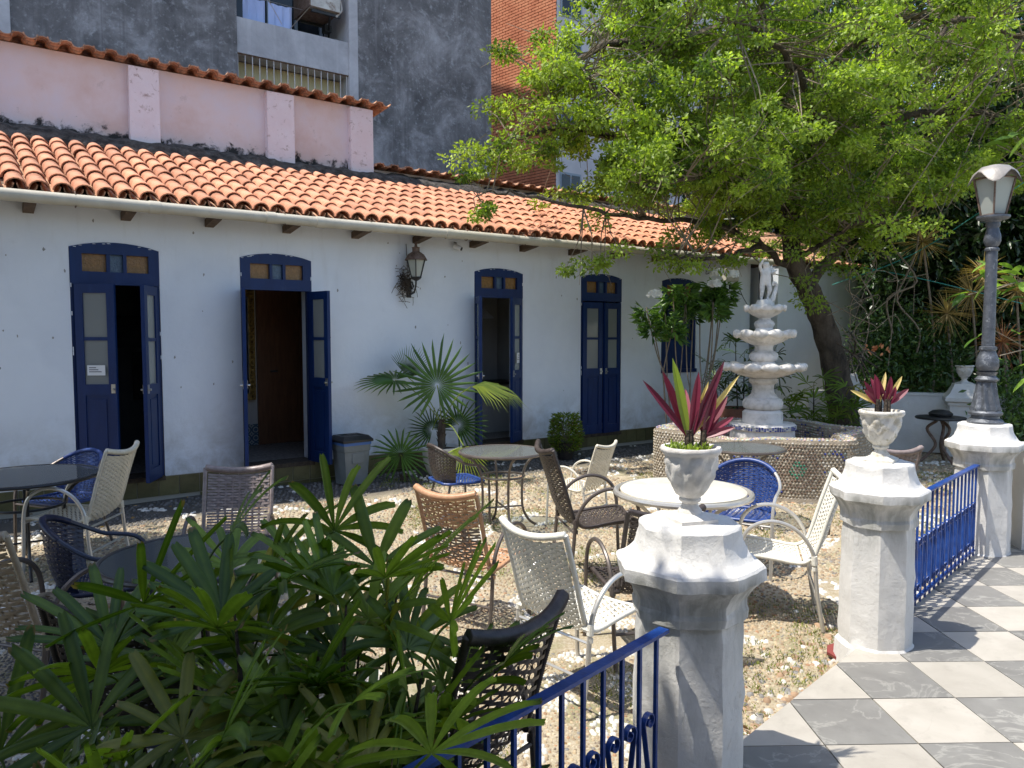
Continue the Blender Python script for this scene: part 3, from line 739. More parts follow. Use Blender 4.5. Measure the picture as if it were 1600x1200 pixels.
for j in range(cols):
    for i in range(7):
        s = -.6+PW*j; ysl = EX*i+rnd.uniform(-.012, .012)
        if i == 6 and False: continue
        if cnt < 299:
            if proto is None: proto = t0.build('roof_tile', m_tile, house); o = proto
            else: o = proto.copy(); COL.objects.link(o)
            place_roof(o, s+rnd.uniform(-.006, .006), ysl, .012+.016)
            cnt += 1
        else:
            tb = MB(); barrel(tb, 0, 0); a = rnd.uniform(-.03, .03)
            vs = []
            for (x, y, z) in tb.v:
                x, y = x-a*y, y; z += .028+.02*(1-y/TL)*.6; y2 = y+ysl
                vs.append((s+x, EV[0]-.05+y2*c_-z*s_, EV[1]+(y2-.05)*s_+z*c_))
            rest.add(vs, tb.f)
tag(rest.build('roof_tile_field', m_tile, house, ho), kind='stuff')
chn = MB()
for j in range(cols+1):
    for i in range(7):
        tb = MB(); barrel(tb, 0, 0, flip=-1); s = -.6+PW*(j-.5); ysl = EX*i+.02
        vs = []
        for (x, y, z) in tb.v:
            z += .055; y2 = y+ysl
            vs.append((s+x*.95, EV[0]-.05+y2*c_-z*s_, EV[1]+(y2-.05)*s_+z*c_))
        chn.add(vs, tb.f)
tag(chn.build('channel_tiles', m_tileold, house, ho), kind='stuff')
# leaf litter and black mould strip where roof meets the upper wall
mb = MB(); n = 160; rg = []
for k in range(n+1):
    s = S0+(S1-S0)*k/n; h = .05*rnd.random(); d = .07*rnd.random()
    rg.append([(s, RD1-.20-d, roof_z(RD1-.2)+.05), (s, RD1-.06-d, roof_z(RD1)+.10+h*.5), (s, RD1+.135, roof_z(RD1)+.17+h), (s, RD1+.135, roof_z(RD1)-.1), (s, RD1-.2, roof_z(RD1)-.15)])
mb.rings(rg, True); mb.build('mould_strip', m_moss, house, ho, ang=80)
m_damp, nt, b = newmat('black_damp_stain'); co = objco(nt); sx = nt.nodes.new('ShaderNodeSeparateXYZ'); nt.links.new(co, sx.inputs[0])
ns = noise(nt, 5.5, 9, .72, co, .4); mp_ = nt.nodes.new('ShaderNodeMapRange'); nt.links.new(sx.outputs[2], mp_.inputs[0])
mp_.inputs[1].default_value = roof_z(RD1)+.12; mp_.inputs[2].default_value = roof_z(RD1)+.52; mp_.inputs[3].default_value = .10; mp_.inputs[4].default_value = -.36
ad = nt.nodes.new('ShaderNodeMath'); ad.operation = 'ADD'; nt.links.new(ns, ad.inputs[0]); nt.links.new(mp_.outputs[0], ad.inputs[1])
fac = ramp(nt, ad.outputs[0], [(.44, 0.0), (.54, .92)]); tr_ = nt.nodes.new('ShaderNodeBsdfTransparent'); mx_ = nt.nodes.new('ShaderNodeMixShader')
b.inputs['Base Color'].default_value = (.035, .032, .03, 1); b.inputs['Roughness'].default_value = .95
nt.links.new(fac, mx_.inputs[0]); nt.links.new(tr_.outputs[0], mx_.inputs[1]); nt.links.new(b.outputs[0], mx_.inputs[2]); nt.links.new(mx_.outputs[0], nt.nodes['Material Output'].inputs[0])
# gutter with joints, straps; rafter ends
GD, GZ = 8.14, 2.945
mb = MB(); mb.tube([(s, GD, GZ-.0*s) for s in (S0, 2, 5, 8, 11.42)], .056, 14); g = mb.build('gutter', m_gutter, house, ho)
for s in (-1, .25, 1.62, 2.75, 3.3, 4.95, 6.4, 7.7, 9.1, 10.5):
    mb = MB(); mb.tube([(s-.05, GD, GZ), (s+.05, GD, GZ)], .062, 14); mb.build('gutter_joint', m_gutter, g, ho)
for s in (.95, 2.9, 3.9, 5.2, 6.1, 7.0, 8.0, 8.9, 10.0):
    mb = MB(); mb.tube([(s, GD+.064*math.sin(a), GZ+.064*math.cos(a)) for a in [PI*k/6 for k in range(-1, 8)]], .006, 5); mb.tube([(s, GD-.0, GZ+.07), (s, GD+.16, GZ+.14)], .006, 5)
    mb.build('gutter_strap', m_rust, g, ho)
for s in [-2.1, -1.2, -.35]+[wl(x_, y_, 8.3)[0] for x_, y_ in ((39, 330), (197, 342), (332, 352), (456, 362), (566, 372), (663, 378), (753, 385), (832, 390), (909, 396), (975, 402), (1040, 408), (1095, 412))]:
    mb = MB(); mb.prism([(8.27, 2.90), (WD-.002, 2.855), (WD-.002, 2.93), (8.27, 3.0)], s, s+.09)
    mb.v = [(y, x, z) for x, y, z in mb.v]
    mb.build('rafter_end', m_wood, house, ho, smooth=False)
mb = MB(); mb.box((S0, 8.30, 2.985), (S1, WD+.3, 3.0)); mb.build('soffit_board', m_wood, house, ho)

# wires and clips under the eaves
def wire(name, pts, r, mat, label, cat='wire', n=6):
    mb = MB(); p = bez(pts, n); o0 = p[0]; mb.tube(p, r, 5); o = mb.build(name, mat, None, tuple(o0)); o.location = o0
    return tag(o, label, cat)
wire('wall_cable', [W(4.60, WD-.012, 2.84), W(4.61, WD-.012, 2.65), W(4.62, WD-.012, 2.45)], .004, m_black, 'thin dark cable dropping to the wall lantern', 'cable')
wire('wall_cable', [W(9.9, 8.2, 2.86), W(10.2, WD-.05, 2.72), W(10.5, WD-.05, 2.80), W(10.9, WD-.05, 2.7), W(11.2, WD-.05, 2.35), W(11.35, WD-.05, 2.2)], .006, m_black, 'tangled black cable looping under the far end of the gutter', 'cable')
# floodlight box hanging below the gutter
p = at(1142, 430, 12.05); t = thing('floodlight', 'dusty square floodlight hanging under the far end of the gutter', 'floodlight', p, ROT)
mb = MB(); mb.box((-.14, -.04, -.10), (.14, .06, .10)); mb.build('housing', m_gutter, t)
mb = MB(); mb.box((-.12, -.046, -.08), (.12, -.041, .08)); mb.build('lens', m_ac, t)
mb = MB(); mb.tube([(-.1, .02, .1), (-.08, .02, .28), (.08, .02, .28), (.1, .02, .1)], .008, 5); mb.box((-.02, -.02, -.22), (.03, .02, -.14)); mb.build('bracket', m_black, t)
# small white camera
p = wl(716, 385, 8.5); t = thing('security_camera', 'small white security camera on the wall right of the lantern', 'camera', W(p[0], WD-.002, p[1]), ROT)
mb = MB(); mb.tube([(0, 0, .06), (0, -.04, .05), (.0, -.06, 0)], .012, 6); mb.build('arm', m_steel, t)
mb = MB(); mb.tube([(-.03, -.05, .01), (.03, -.12, -.03)], .032, 10); mb.build('body', m_paper, t)
mb = MB(); mb.tube([(.03, -.12, -.03), (.037, -.128, -.035)], .024, 10); mb.build('lens', m_black, t)

# ------------------------------------------------------------------ wall lantern
def lantern(root, z0, r0, r1, h, nside, glass, metal, roofm, hood='cone', rot=0):
    """glazed lantern body: bottom radius r0 at z0, top radius r1 at z0+h"""
    A = [rot+2*PI*k/nside for k in range(nside)]
    for k in range(nside):
        a, b2 = A[k], A[(k+1) % nside]; q = .93
        g = MB(); v4 = [(r0*q*math.cos(a), r0*q*math.sin(a), z0+.01), (r0*q*math.cos(b2), r0*q*math.sin(b2), z0+.01),
                        (r1*q*math.cos(b2), r1*q*math.sin(b2), z0+h-.005), (r1*q*math.cos(a), r1*q*math.sin(a), z0+h-.005)]
        g.add(v4, [(0, 1, 2, 3)]); g.build('pane', glass, root, smooth=False)
    m = MB()
    for a in A: m.tube([(r0*math.cos(a), r0*math.sin(a), z0), (r1*math.cos(a), r1*math.sin(a), z0+h)], r1*.055, 5)
    for (r_, z) in ((r0, z0), (r1, z0+h)):
        for k in range(nside):
            a, b2 = A[k], A[(k+1) % nside]; m.tube([(r_*math.cos(a), r_*math.sin(a), z), (r_*math.cos(b2), r_*math.sin(b2), z)], r1*.05, 5)
    m.build('lantern_frame', metal, root)
p = wl(638, 430, WD); lan = thing('wall_lantern', 'old dark metal lantern on a scrolled bracket fixed to the white wall', 'lantern', W(p[0], WD-.001, p[1]-.12), ROT)
LR = thing('tmp', None, None); bpy.data.objects.remove(LR)
sub = MB(); sub.tube([(0, .0, -.08), (0, -.06, -.12), (0, -.15, -.10), (0, -.19, -.02), (0, -.20, .06)], .012, 6)
sub.tube([(0, -.02, .02), (0, -.10, .03), (0, -.13, -.03), (0, -.09, -.06), (0, -.07, -.02)], .009, 5); sub.box((-.03, -.015, -.16), (.03, 0, .08))
sub.build('bracket', m_black, lan)
class _P:  # lantern pieces sit forward of the wall: build them shifted
    pass
_before = set(bpy.data.objects)
lantern(lan, .08, .065, .125, .22, 6, m_glamp, m_black, m_rust)
for o in set(bpy.data.objects)-_before: o.location = (0, -.20, 0)
mb = MB(); mb.lathe([(.14, .29), (.10, .36), (.055, .39), (.045, .395), (.045, .44), (.055, .445), (.02, .455), (.015, .48), (.022, .495), (.0, .52)], 12, (0, -.2, 0)); mb.build('hood', m_rust, lan)
mb = MB(); mb.lathe([(.02, .04), (.05, .06), (.068, .08)], 12, (0, -.2, 0)); mb.build('cup', m_black, lan)
# dry twig tangle beside it
mb = MB()
for k in range(170):
    c = Vector((rnd.gauss(-.08, .045), -.05-abs(rnd.gauss(0, .03)), rnd.gauss(-.0, .09))); d = Vector((rnd.gauss(0, 1), rnd.gauss(0, .5), rnd.gauss(-.3, 1))).normalized()*rnd.uniform(.03, .08)
    mb.tube([c-d, c+Vector((rnd.gauss(0, .012), 0, rnd.gauss(0, .012))), c+d], .0035, 3)
o = mb.build('dry_twig_tangle', m_trunk); o.location = lan.location; o.rotation_euler = (0, 0, ROT)
tag(o, 'clump of dry brown twigs caught on the wall lantern bracket', 'dry twigs')

# ================================================================== WALLS BEHIND THE ROOF
PD = 10.64
def coping(root, off, s0, s1, pitch, D0, D1, z, name='coping_tile'):
    """rows of barrel tiles laid across the wall head, seen end on: each an object"""
    mb = MB(); n = 6; r = pitch*.32
    ln = D1-D0
    for (yy, dz) in ((0, 0), (ln, .05)):
        for sh in (0, .013):
            for k in range(n+1):
                a = PI*k/n; mb.v.append(((r-sh)*math.cos(a), yy, (r-sh)*math.sin(a)*.8+dz)); mb.tint.append(.5)
    k1 = n+1
    for k in range(n):
        mb.f += [(k, k+1, 2*k1+k+1, 2*k1+k), (k1+k+1, k1+k, 3*k1+k, 3*k1+k+1), (k+1, k, k1+k, k1+k+1), (2*k1+k, 2*k1+k+1, 3*k1+k+1, 3*k1+k)]; mb.m += [0]*4
    mb.f += [(0, 2*k1, 3*k1, k1), (n, k1+n, 3*k1+n, 2*k1+n)]; mb.m += [0, 0]
    first = None; s = s0
    while s < s1:
        for up in (0, 1):
            if first is None: o = mb.build(name, m_tileold, root); first = o
            else: o = first.copy(); COL.objects.link(o)
            o.location = (s+(pitch/2 if up else 0)-off[0], D0-off[1]+rnd.uniform(-.012, .012), z-off[2]+(0 if not up else .072))
            o.rotation_euler = (0, PI if up else 0, rnd.uniform(-.03, .03))
            if up: o.location.z -= .012
        s += pitch
pw, po = wthing('pink_boundary_wall', 'tall weathered pink wall with pilasters and a tiled coping above the house roof', 'wall', 1.0, PD)
mb = MB(); mb.box((-4, PD, 2.8), (5.12, PD+.3, 5.04)); mb.build('wall_panel', m_pink, pw, po)
for (x0, x1) in ((-58, -8), (203, 250), (418, 460), (548, 583)):
    a = wl(x0, 180, PD-.12)[0]; b_ = wl(x1, 180, PD-.12)[0]
    if x0 < 0: a, b_ = .02, .36
    mb = MB(); mb.rings([[(a-.012, PD-.14, 3.7), (b_+.012, PD-.14, 3.7), (b_+.012, PD+.0, 3.7), (a-.012, PD+.0, 3.7)], [(a, PD-.12, 4.0), (b_, PD-.12, 4.0), (b_, PD, 4.0), (a, PD, 4.0)], [(a, PD-.11, 5.0), (b_, PD-.11, 5.0), (b_, PD, 5.0), (a, PD, 5.0)]])
    mb.build('pilaster', m_pinkpil, pw, po)
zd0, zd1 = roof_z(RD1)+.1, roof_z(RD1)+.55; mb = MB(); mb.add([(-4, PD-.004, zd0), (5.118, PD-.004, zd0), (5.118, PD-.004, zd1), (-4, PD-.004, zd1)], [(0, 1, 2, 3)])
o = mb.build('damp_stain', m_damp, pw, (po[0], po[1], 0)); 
coping(pw, po, -1.4, 5.2, .235, PD-.2, PD+.45, 5.06)
lw, lo_ = wthing('low_pink_wall', 'lower pale pink wall with tiled coping behind the right half of the roof', 'wall', 8.0, PD)
mb = MB(); mb.box((5.125, PD, 2.8), (12.6, PD+.25, 4.17)); mb.build('wall_panel', m_pink, lw, lo_)
coping(lw, lo_, 5.2, 12.5, .235, PD-.17, PD+.4, 4.19)

# ------------------------------------------------------------------ concrete apartment block
AD = 14.0
ab, ao = wthing('concrete_apartment_block', 'sooty grey concrete apartment block with a balcony rising behind the pink wall', 'building', 3.0, AD)
b0, b1 = 4.21, 6.31                                # recess
zp0, zp1 = 6.66, 7.27
mb = MB(); mb.box((-9, AD, 0), (b0, AD+6, 16)); mb.build('left_wall', m_conc, ab, ao)
mb = MB(); mb.box((b1+.18, AD, 0), (9.60, AD+6, 16)); mb.build('right_wall', m_conc, ab, ao)
mb = MB(); mb.box((b1, AD-.02, 0), (b1+.178, AD+1.2, 16)); mb.box((.62, AD-.05, 0), (.86, AD-.002, 16)); mb.build('concrete_fin', m_conc2, ab, ao)
mb = MB(); mb.box((b0+.001, AD+.02, zp0), (b1-.001, AD+.16, zp1)); mb.box((b0+.001, AD+.16, zp0), (b1-.001, AD+1.19, zp0+.14)); mb.build('balcony_parapet', m_conc2, ab, ao)
mb = MB(); mb.box((b0+.001, AD+.02, zp0-3.2), (b1-.001, AD+.16, zp0-2.2)); mb.build('balcony_parapet', m_conc2, ab, ao)
mb = MB(); mb.box((b0+.001, AD+.45, 0), (b1-.001, AD+.55, zp0-.02)); mb.build('lower_back_wall', m_yellow, ab, ao)
mb = MB(); mb.box((b0, AD+1.2, 0), (b1+.178, AD+1.4, 7.55)); mb.box((b0, AD+1.2, 8.9), (b1, AD+1.4, 16)); mb.build('balcony_back_wall', m_yellow, ab, ao)
mb = MB(); mb.box((b0, AD+1.28, 7.55), (b1+.178, AD+1.3, 8.9)); wn = mb.build('window_pane', M('dark_window_glass', [(.02, .025, .03)], 3, .08, 0), ab, ao)
mb = MB()
for s in (b0, b0+.95, b0+1.5, b1-.08): mb.box((s, AD+1.21, 7.55), (s+.06, AD+1.27, 8.9))
mb.box((b0, AD+1.205, 7.50), (b1, AD+1.275, 7.56)); mb.build('window_frame', m_alu, ab, ao)
mb = MB(); mb.tube([(b0, AD+.05, zp0-.01), (b1, AD+.05, zp0-.01)], .012, 5); gr = mb.build('grille_rail', m_rust, ab, ao)
for k in range(17):
    s = b0+.02+k*.128; mb = MB(); mb.tube([(s, AD+.05, zp0-2.2), (s, AD+.05, zp0-.01)], .008, 4); mb.build('grille_bar', m_pale, gr, ao)
for (s, wd, h) in ((4.62, .40, .58), (5.10, .44, .62)):
    mb = MB(); n = 9; zt = 7.78; rg = []
    for i in range(5):
        z = zt-h*i/4; rg.append([(s+wd*k/n-wd/2, AD+.32+.018*math.sin(k*2.1+i*.5), z-.02*math.sin(k*PI/n)*(i == 0)) for k in range(n+1)])
    mb.rings(rg, False, False, False); o = mb.build('hanging_cloth', m_cloth, None, (s, AD+.32, zt-h)); o.location = W(s, AD+.32, zt-h); o.rotation_euler = (0, 0, ROT)
    tag(o, 'pale blue cloth pegged on the balcony line, %s of the two' % ('left' if s < 5 else 'right'), 'cloth', 'washing on the balcony')
mb = MB(); mb.tube([W(b0+.05, AD+.32, 7.80), W(5.4, AD+.32, 7.79), W(b1-.05, AD+.32, 7.80)], .006, 4); mb.tube([W(4.55, AD-.02, 8.0), W(5.05, AD+.1, 7.35)], .007, 4); mb.tube([W(5.55, AD+.0, 7.75), W(5.2, AD+.1, 7.30)], .007, 4)
o = mb.build('washing_line', m_steel); tag(o, 'thin washing line and props across the apartment balcony', 'washing line')
ac = thing('air_conditioner', 'rust stained white air conditioner box on a bracket at the balcony', 'air conditioner', W(5.86, AD+.55, 7.72), ROT)
mb = MB(); mb.box((-.30, -.55, .06), (.28, .25, .58)); mb.build('casing', m_ac, ac)
mb = MB(); mb.box((-.325, -.56, .04), (-.30, .25, .60)); mb.box((-.30, -.4, .025), (.25, .2, .059)); mb.build('side_plate', m_rust, ac)
mb = MB(); mb.box((-.26, -.5, -.02), (.30, -.45, .025)); mb.box((-.26, .1, -.02), (.35, .15, .025)); mb.tube([(.1, -.47, -.02), (.32, .1, -.18)], .022, 5); mb.box((.16, -.1, -.16), (.30, .06, -.03)); mb.build('bracket', m_black, ac)
mb = MB(); mb.tube(bez([(.30, -.45, .4), (.34, -.48, .15), (.22, -.5, -.02)]), .02, 6); mb.build('drain_hose', m_ac, ac)

# ------------------------------------------------------------------ brick building
BC = at(868, 522, 20.5); BC.z = 0
bb = thing('brick_building', 'orange brick building with a pale grey side seen through the tree', 'building', BC, 0)
fd = Vector((-.70, .714, 0)).normalized(); fn = Vector((-fd.y, fd.x, 0)); fn = -fn if fn.dot(Vector((0, -1, 0))) < 0 else fn
mb = MB(); Lw, Hh = 7.5, 20
def fp(t, z, o): return tuple(fd*t+fn*o+Vector((0, 0, z)))
mb.add([fp(0, 0, 0), fp(Lw, 0, 0), fp(Lw, Hh, 0), fp(0, Hh, 0)], [(0, 1, 2, 3)]); mb.build('mortar_face', m_mortar, bb, smooth=False)
mb = MB(); bh, bl = .078, .25
z = 4.0; row = 0
while z < 13.2:
    t = .02-(row % 2)*bl/2
    while t < 4.6:
        a = max(t, .0); b2 = t+bl-.014
        if b2 > a:
            o_ = .014+rnd.uniform(0, .006)
            v8 = [fp(a, z, 0), fp(b2, z, 0), fp(b2, z, o_), fp(a, z, o_), fp(a, z+bh-.018, 0), fp(b2, z+bh-.018, 0), fp(b2, z+bh-.018, o_), fp(a, z+bh-.018, o_)]
            mb.add(v8, [(4, 7, 6, 5), (3, 2, 6, 7), (0, 1, 2, 3), (0, 3, 7, 4), (1, 5, 6, 2)])
        t += bl
    z += bh; row += 1
mb.build('brick_courses', m_brick, bb, smooth=False, kind='stuff')
pd = Vector((.80, .60, 0)).normalized(); pn = Vector((pd.y, -pd.x, 0))
def pp(t, z, o): return tuple(pd*t+pn*o+Vector((0, 0, z)))
mb = MB(); mb.add([pp(0, 0, 0), pp(12, 0, 0), pp(12, Hh, 0), pp(0, Hh, 0)], [(0, 1, 2, 3)]); mb.build('pale_wall', m_pale, bb, smooth=False)
mb = MB(); v8 = []
for k in range(6):
    z = 3.2+k*1.7
    for t in (.12, 3.3, 5.6):
        w_ = MB(); a = t; b2 = t+(.75 if t < 1 else 1.1)
        w_.add([pp(a, z, .02), pp(b2, z, .02), pp(b2, z+1.1, .02), pp(a, z+1.1, .02)], [(0, 1, 2, 3)]); wf = w_.build('window', m_alu, bb, smooth=False)
        for q_ in range(2):
            g = MB(); a2 = a+.06+q_*(b2-a-.06)/2; g.add([pp(a2, z+.06, .035), pp(a2+(b2-a)/2-.09, z+.06, .035), pp(a2+(b2-a)/2-.09, z+1.04, .035), pp(a2, z+1.04, .035)], [(0, 1, 2, 3)]); g.build('pane', wn.data.materials[0], wf, smooth=False)

# ------------------------------------------------------------------ annex: white end wall with a tiled edge
an, no_ = wthing('white_annex', 'plain pale wall of the annex behind the leaning tree trunk', 'building', 12.5, 8.15)
A0 = 11.62; A1 = wl(1353, 500, 8.15)[0]
mb = MB(); mb.box((A0, 8.15, 0), (A1, 12, 2.90)); mb.build('wall', m_wall, an, no_)
mb = MB(); mb.box((A0-.02, 8.10, 2.902), (A1+.05, 12, 2.95)); mb.build('eaves_board', m_wood, an, no_)
coping(an, no_, A0+.1, A1+.1, .19, 8.02, 8.6, 2.99, 'roof_tile')
mb = MB(); mb.add([(A0, 8.1, 3.0), (A1, 8.1, 3.0), (A1, 10.2, 3.9), (A0, 10.2, 3.9)], [(0, 1, 2, 3)]); mb.build('roof_slope', m_tileold, an, no_)
dp = MB(); dp.tube([(11.53, 8.42, 2.9), (11.53, 8.42, .05)], .05, 8); o = dp.build('downpipe', m_black, house, ho)

# ------------------------------------------------------------------ low rear wall, with pedestals
def pedestal(name, x, y, s, ztop, label, group=None, rz=0):
    t = thing(name, label, 'pedestal', (x, y, 0), rz, group)
    q = lambda r, z: [(-r, -r, z), (r, -r, z), (r, r, z), (-r, r, z)]
    mb = MB(); mb.rings([q(s*1.12, 0), q(s*1.12, .12), q(s, .15), q(s, ztop-.30)]); mb.build('shaft', m_white, t)
    mb = MB(); mb.rings([q(s*1.1, ztop-.30), q(s*1.15, ztop-.26), q(s*1.32, ztop-.24), q(s*1.32, ztop-.19), q(s*1.0, ztop-.13), q(s*.72, ztop-.02), q(s*.70, ztop)]); mb.build('cap', m_white, t)
    return t
RWH = .86
pa, pb_ = Vector((5.15, 11.60)), Vector((6.36, 11.10)); dd = (pb_-pa).normalized()
rw = thing('low_rear_wall', 'low smooth white wall closing the back of the courtyard', 'wall', (pa.x, pa.y, 0), math.atan2(dd.y, dd.x))
mb = MB(); mb.box((-.6, -.09, 0), ((pb_-pa).length+2.8, .09, RWH-.03)); mb.build('wall_body', m_white, rw)
mb = MB(); mb.box((-.6, -.105, RWH-.03), ((pb_-pa).length+2.8, .105, RWH)); mb.build('wall_cap', m_white, rw)
p = gnd(1333, 706); pedestal('wall_pedestal', 5.07, 11.50, .13, 1.13, 'narrow white pedestal at the foot of the leaning tree', rz=-.4)
q_ = at(1508, 640, 10.8); pedestal('wall_pedestal', q_.x, 10.85, .19, 1.02, 'white moulded pedestal carrying a small urn before the dark bushes', rz=-.4)
URNP = (q_.x, 10.85, 1.02)
# curly ironwork on the narrow pedestal
t = thing('iron_ornament', 'black curly wrought iron stand on the narrow pedestal by the tree', 'ironwork', (5.07, 11.50, 1.13))
mb = MB()
for k in range(6):
    a = k*PI/3; mb.tube(bez([(0.03*math.cos(a), .03*math.sin(a), 0), (.16*math.cos(a), .16*math.sin(a), .10), (.2*math.cos(a), .2*math.sin(a), .25), (.12*math.cos(a), .12*math.sin(a), .30), (.14*math.cos(a), .14*math.sin(a), .22)], 5), .009, 5)
mb.build('scroll', m_black, t)
mb = MB()
for z, r_ in ((.12, .17), (.26, .2)): mb.tube([(r_*math.cos(a), r_*math.sin(a), z) for a in [2*PI*k/20 for k in range(20)]], .008, 5, closed=True)
mb.build('hoop', m_black, t)

# ================================================================== FRONT PILLARS
A0p = math.atan2(LD.y, LD.x)
def octr(r, z, j=0, sub=5):
    out = []
    for k in range(8):
        a, b_ = [Vector((math.cos(A0p+PI/8+PI/4*q), math.sin(A0p+PI/8+PI/4*q))) for q in (k, k+1)]
        for i in range(sub):
            p_ = a.lerp(b_, i/sub)*r; n_ = p_.normalized(); w_ = .0022*(math.sin(p_.x*37+z*29+k)+math.sin(p_.y*53-z*41)+.8*math.sin(z*83+p_.x*71))
            if i == 0: w_ -= rnd.uniform(0, .004)
            out.append((p_.x+n_.x*w_, p_.y+n_.y*w_, z+(.0015*math.sin(p_.x*61+p_.y*47) if z > .2 else 0)))
    return out
def dens(prof, step=.012):
    out = [prof[0]]
    for i in range(1, len(prof)):
        out.append(prof[i])
    return out
def pillar(x, y, label, k=1.0, wx=1.0):
    t = thing('white_pillar', label, 'pillar', (x, y, 0), 0, 'white octagonal pillars along the terrace edge')
    mb = MB(); mb.rings([octr(.222, -.02), octr(.215, TZ-.01), octr(.200*k, TZ+.012)]+[octr((.200-.010*q/9)*k, TZ+.012+(.733-TZ)*q/9) for q in range(1, 10)]); mb.build('shaft', m_pillar, t, ang=25)
    mb = MB(); pr = [(.205, .745), (.207, .775), (.200, .79), (.205, .815), (.222, .845), (.243, .872), (.262, .884), (.264, .925), (.256, .934)]
    for i in range(1, 9):                                            # concave flare
        a = i/8; pr.append((.256-.072*math.sin(a*PI/2)**.85, .934+.108*(1-math.cos(a*PI/2))**.9+.012*a))
    pr += [(.178, 1.062), (.170, 1.066)]
    mb.rings([octr(r*k, z) for r, z in pr]); mb.build('cap', m_pillar, t, ang=25)
    t.scale = (wx, wx, 1)
    return t
PIL = [(.625, 2.665), (1.90, 3.93), (3.48, 5.62)]
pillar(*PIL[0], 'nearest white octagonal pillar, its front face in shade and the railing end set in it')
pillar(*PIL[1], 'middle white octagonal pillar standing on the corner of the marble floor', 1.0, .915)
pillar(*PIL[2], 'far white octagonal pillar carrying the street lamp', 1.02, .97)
p = at(1600, 716, 6.6)
# a further parapet stub at the right edge
t = thing('white_parapet', 'white sloping parapet running off behind the lamp pillar at the right edge', 'parapet', (3.75, 5.72, 0), math.atan2(-.15, 1))
mb = MB(); mb.box((.05, -.10, -.01), (1.6, .10, .84)); mb.build('parapet_body', m_white, t)
mb = MB(); mb.box((.05, -.13, .842), (1.6, .13, .90)); mb.build('parapet_cap', m_white, t)

# urn planters
def urn_mb(R0, H0, reliefs=True):
    mb = MB()
    def mod(i, a, r, z):
        t = z/H0
        if reliefs and .36 < t < .93:
            k = .055*math.sin(5*a+9*t)*math.sin(14*t)+.05*math.sin(9*a-17*t)+.03*math.sin(17*a+23*t); return r*(1+k), z
        return r, z
    pr = [(.42, .10), (.40, .14), (.28, .20), (.26, .24), (.36, .27), (.37, .30), (.34, .32)]
    for i in range(15): t_ = i/14; pr.append((.36+.50*math.sin(t_*PI/2)**.7, .33+t_*.55))
    pr += [(.90, .90), (1.0, .935), (1.02, .97), (.98, 1.0), (.86, 1.0), (.80, .95), (.78, .93)]
    mb.lathe([(r*R0, z*H0) for r, z in pr], 40, mod=mod)
    return mb
def urn(x, y, z, R0, H0, label, mat, rz=0, group='urns on the pillars'):
    t = thing('urn_planter', label, 'planter', (x, y, z), rz, group)
    urn_mb(R0, H0).build('bowl', mat, t, ang=60)
    mb = MB(); s = R0*.62; q = lambda r, z_: [(-r, -r, z_), (r, -r, z_), (r, r, z_), (-r, r, z_)]
    mb.rings([q(s*1.1, -.001), q(s*1.1, H0*.045), q(s*.72, H0*.10), q(s*.6, H0*.115)]); mb.build('foot', mat, t)
    mb = MB(); mb.lathe([(R0*.795, H0*.93), (R0*.4, H0*.955), (.001, H0*.96)], 20); mb.build('soil', m_soil, t)
    return t
urn(PIL[0][0], PIL[0][1], 1.067, .104, .262, 'white moulded urn on the nearest pillar, grey relief band', m_stone, .3)
urn(PIL[1][0], PIL[1][1], 1.067, .108, .262, 'white urn on the middle pillar, its relief brown with moss', m_urn, .9)
urn(*URNP, .12, .26, 'small stone urn with a grassy plant on the rear pedestal', m_stone, 0, None)

# red and purple rosettes
m_red = leafmat('crimson_purple_leaf', (.065, .012, .026), (.21, .030, .062), .3, .35, (1.6, .9, 1.0))
m_variegated = leafmat('cream_striped_leaf', (.30, .12, .08), (.62, .48, .22), .3, .4)
m_green_y = leafmat('yellow_green_leaf', (.10, .16, .02), (.30, .40, .06), .35, .5)
def blade(mb, p0, d, up, L, wd, droop=.1, n=6, fold=.35, tv=None):
    """lance shaped leaf: base p0, direction d"""
    d = Vector(d).normalized(); s = d.cross(Vector(up)).normalized(); u_ = s.cross(d)
    if tv is not None: mb.tv = tv
    vs = []; fs = []
    for i in range(n+1):
        t = i/n; w_ = wd*(math.sin(PI*min(1, t*.86+.10))**.8)*(1 if t < 1 else .02)
        c = Vector(p0)+d*L*t+Vector((0, 0, -1))*droop*L*t*t
        vs += [c-s*w_/2+u_*w_*fold, c, c+s*w_/2+u_*w_*fold]
    for i in range(n):
        a = 3*i; fs += [(a, a+1, a+4, a+3), (a+1, a+2, a+5, a+4)]
    mb.add(vs, fs)
def rosette(x, y, z, label, spec, weeds=True):
    t = thing('red_rosette_plant', label, 'plant', (x, y, z), 0)
    st = MB()
    for (bx, by) in sorted(set((s[0], s[1]) for s in spec)): st.tube([(bx, by, -.02), (bx, by, .07)], [.012, .009], 6)
    st.build('stem', m_trunk, t)
    for (bx, by, ax, ay, az, L, wd, kind) in spec:
        mb = MB(); blade(mb, (bx, by, .045), (ax, ay, az), (0, -1, .35), L, wd, .03, 7, .28, {0: rnd.uniform(.2, .8), 1: .8, 2: .6}[kind])
        mb.build('leaf', (m_red, m_variegated, m_green_y)[kind], t, tint=True)
    if weeds:
        mb = MB()
        for k in range(90):
            a = rnd.uniform(0, 2*PI); r_ = rnd.uniform(.02, .075); mb.tv = rnd.random()
            blade(mb, (r_*math.cos(a)-.015, r_*math.sin(a), 0), (rnd.gauss(0, .6), rnd.gauss(0, .6), 1), (0, 1, 0), rnd.uniform(.02, .045), .009, .1, 2)
        mb.build('weeds', m_green_y, t, tint=True, kind='stuff')
z = 1.067+.262*.95
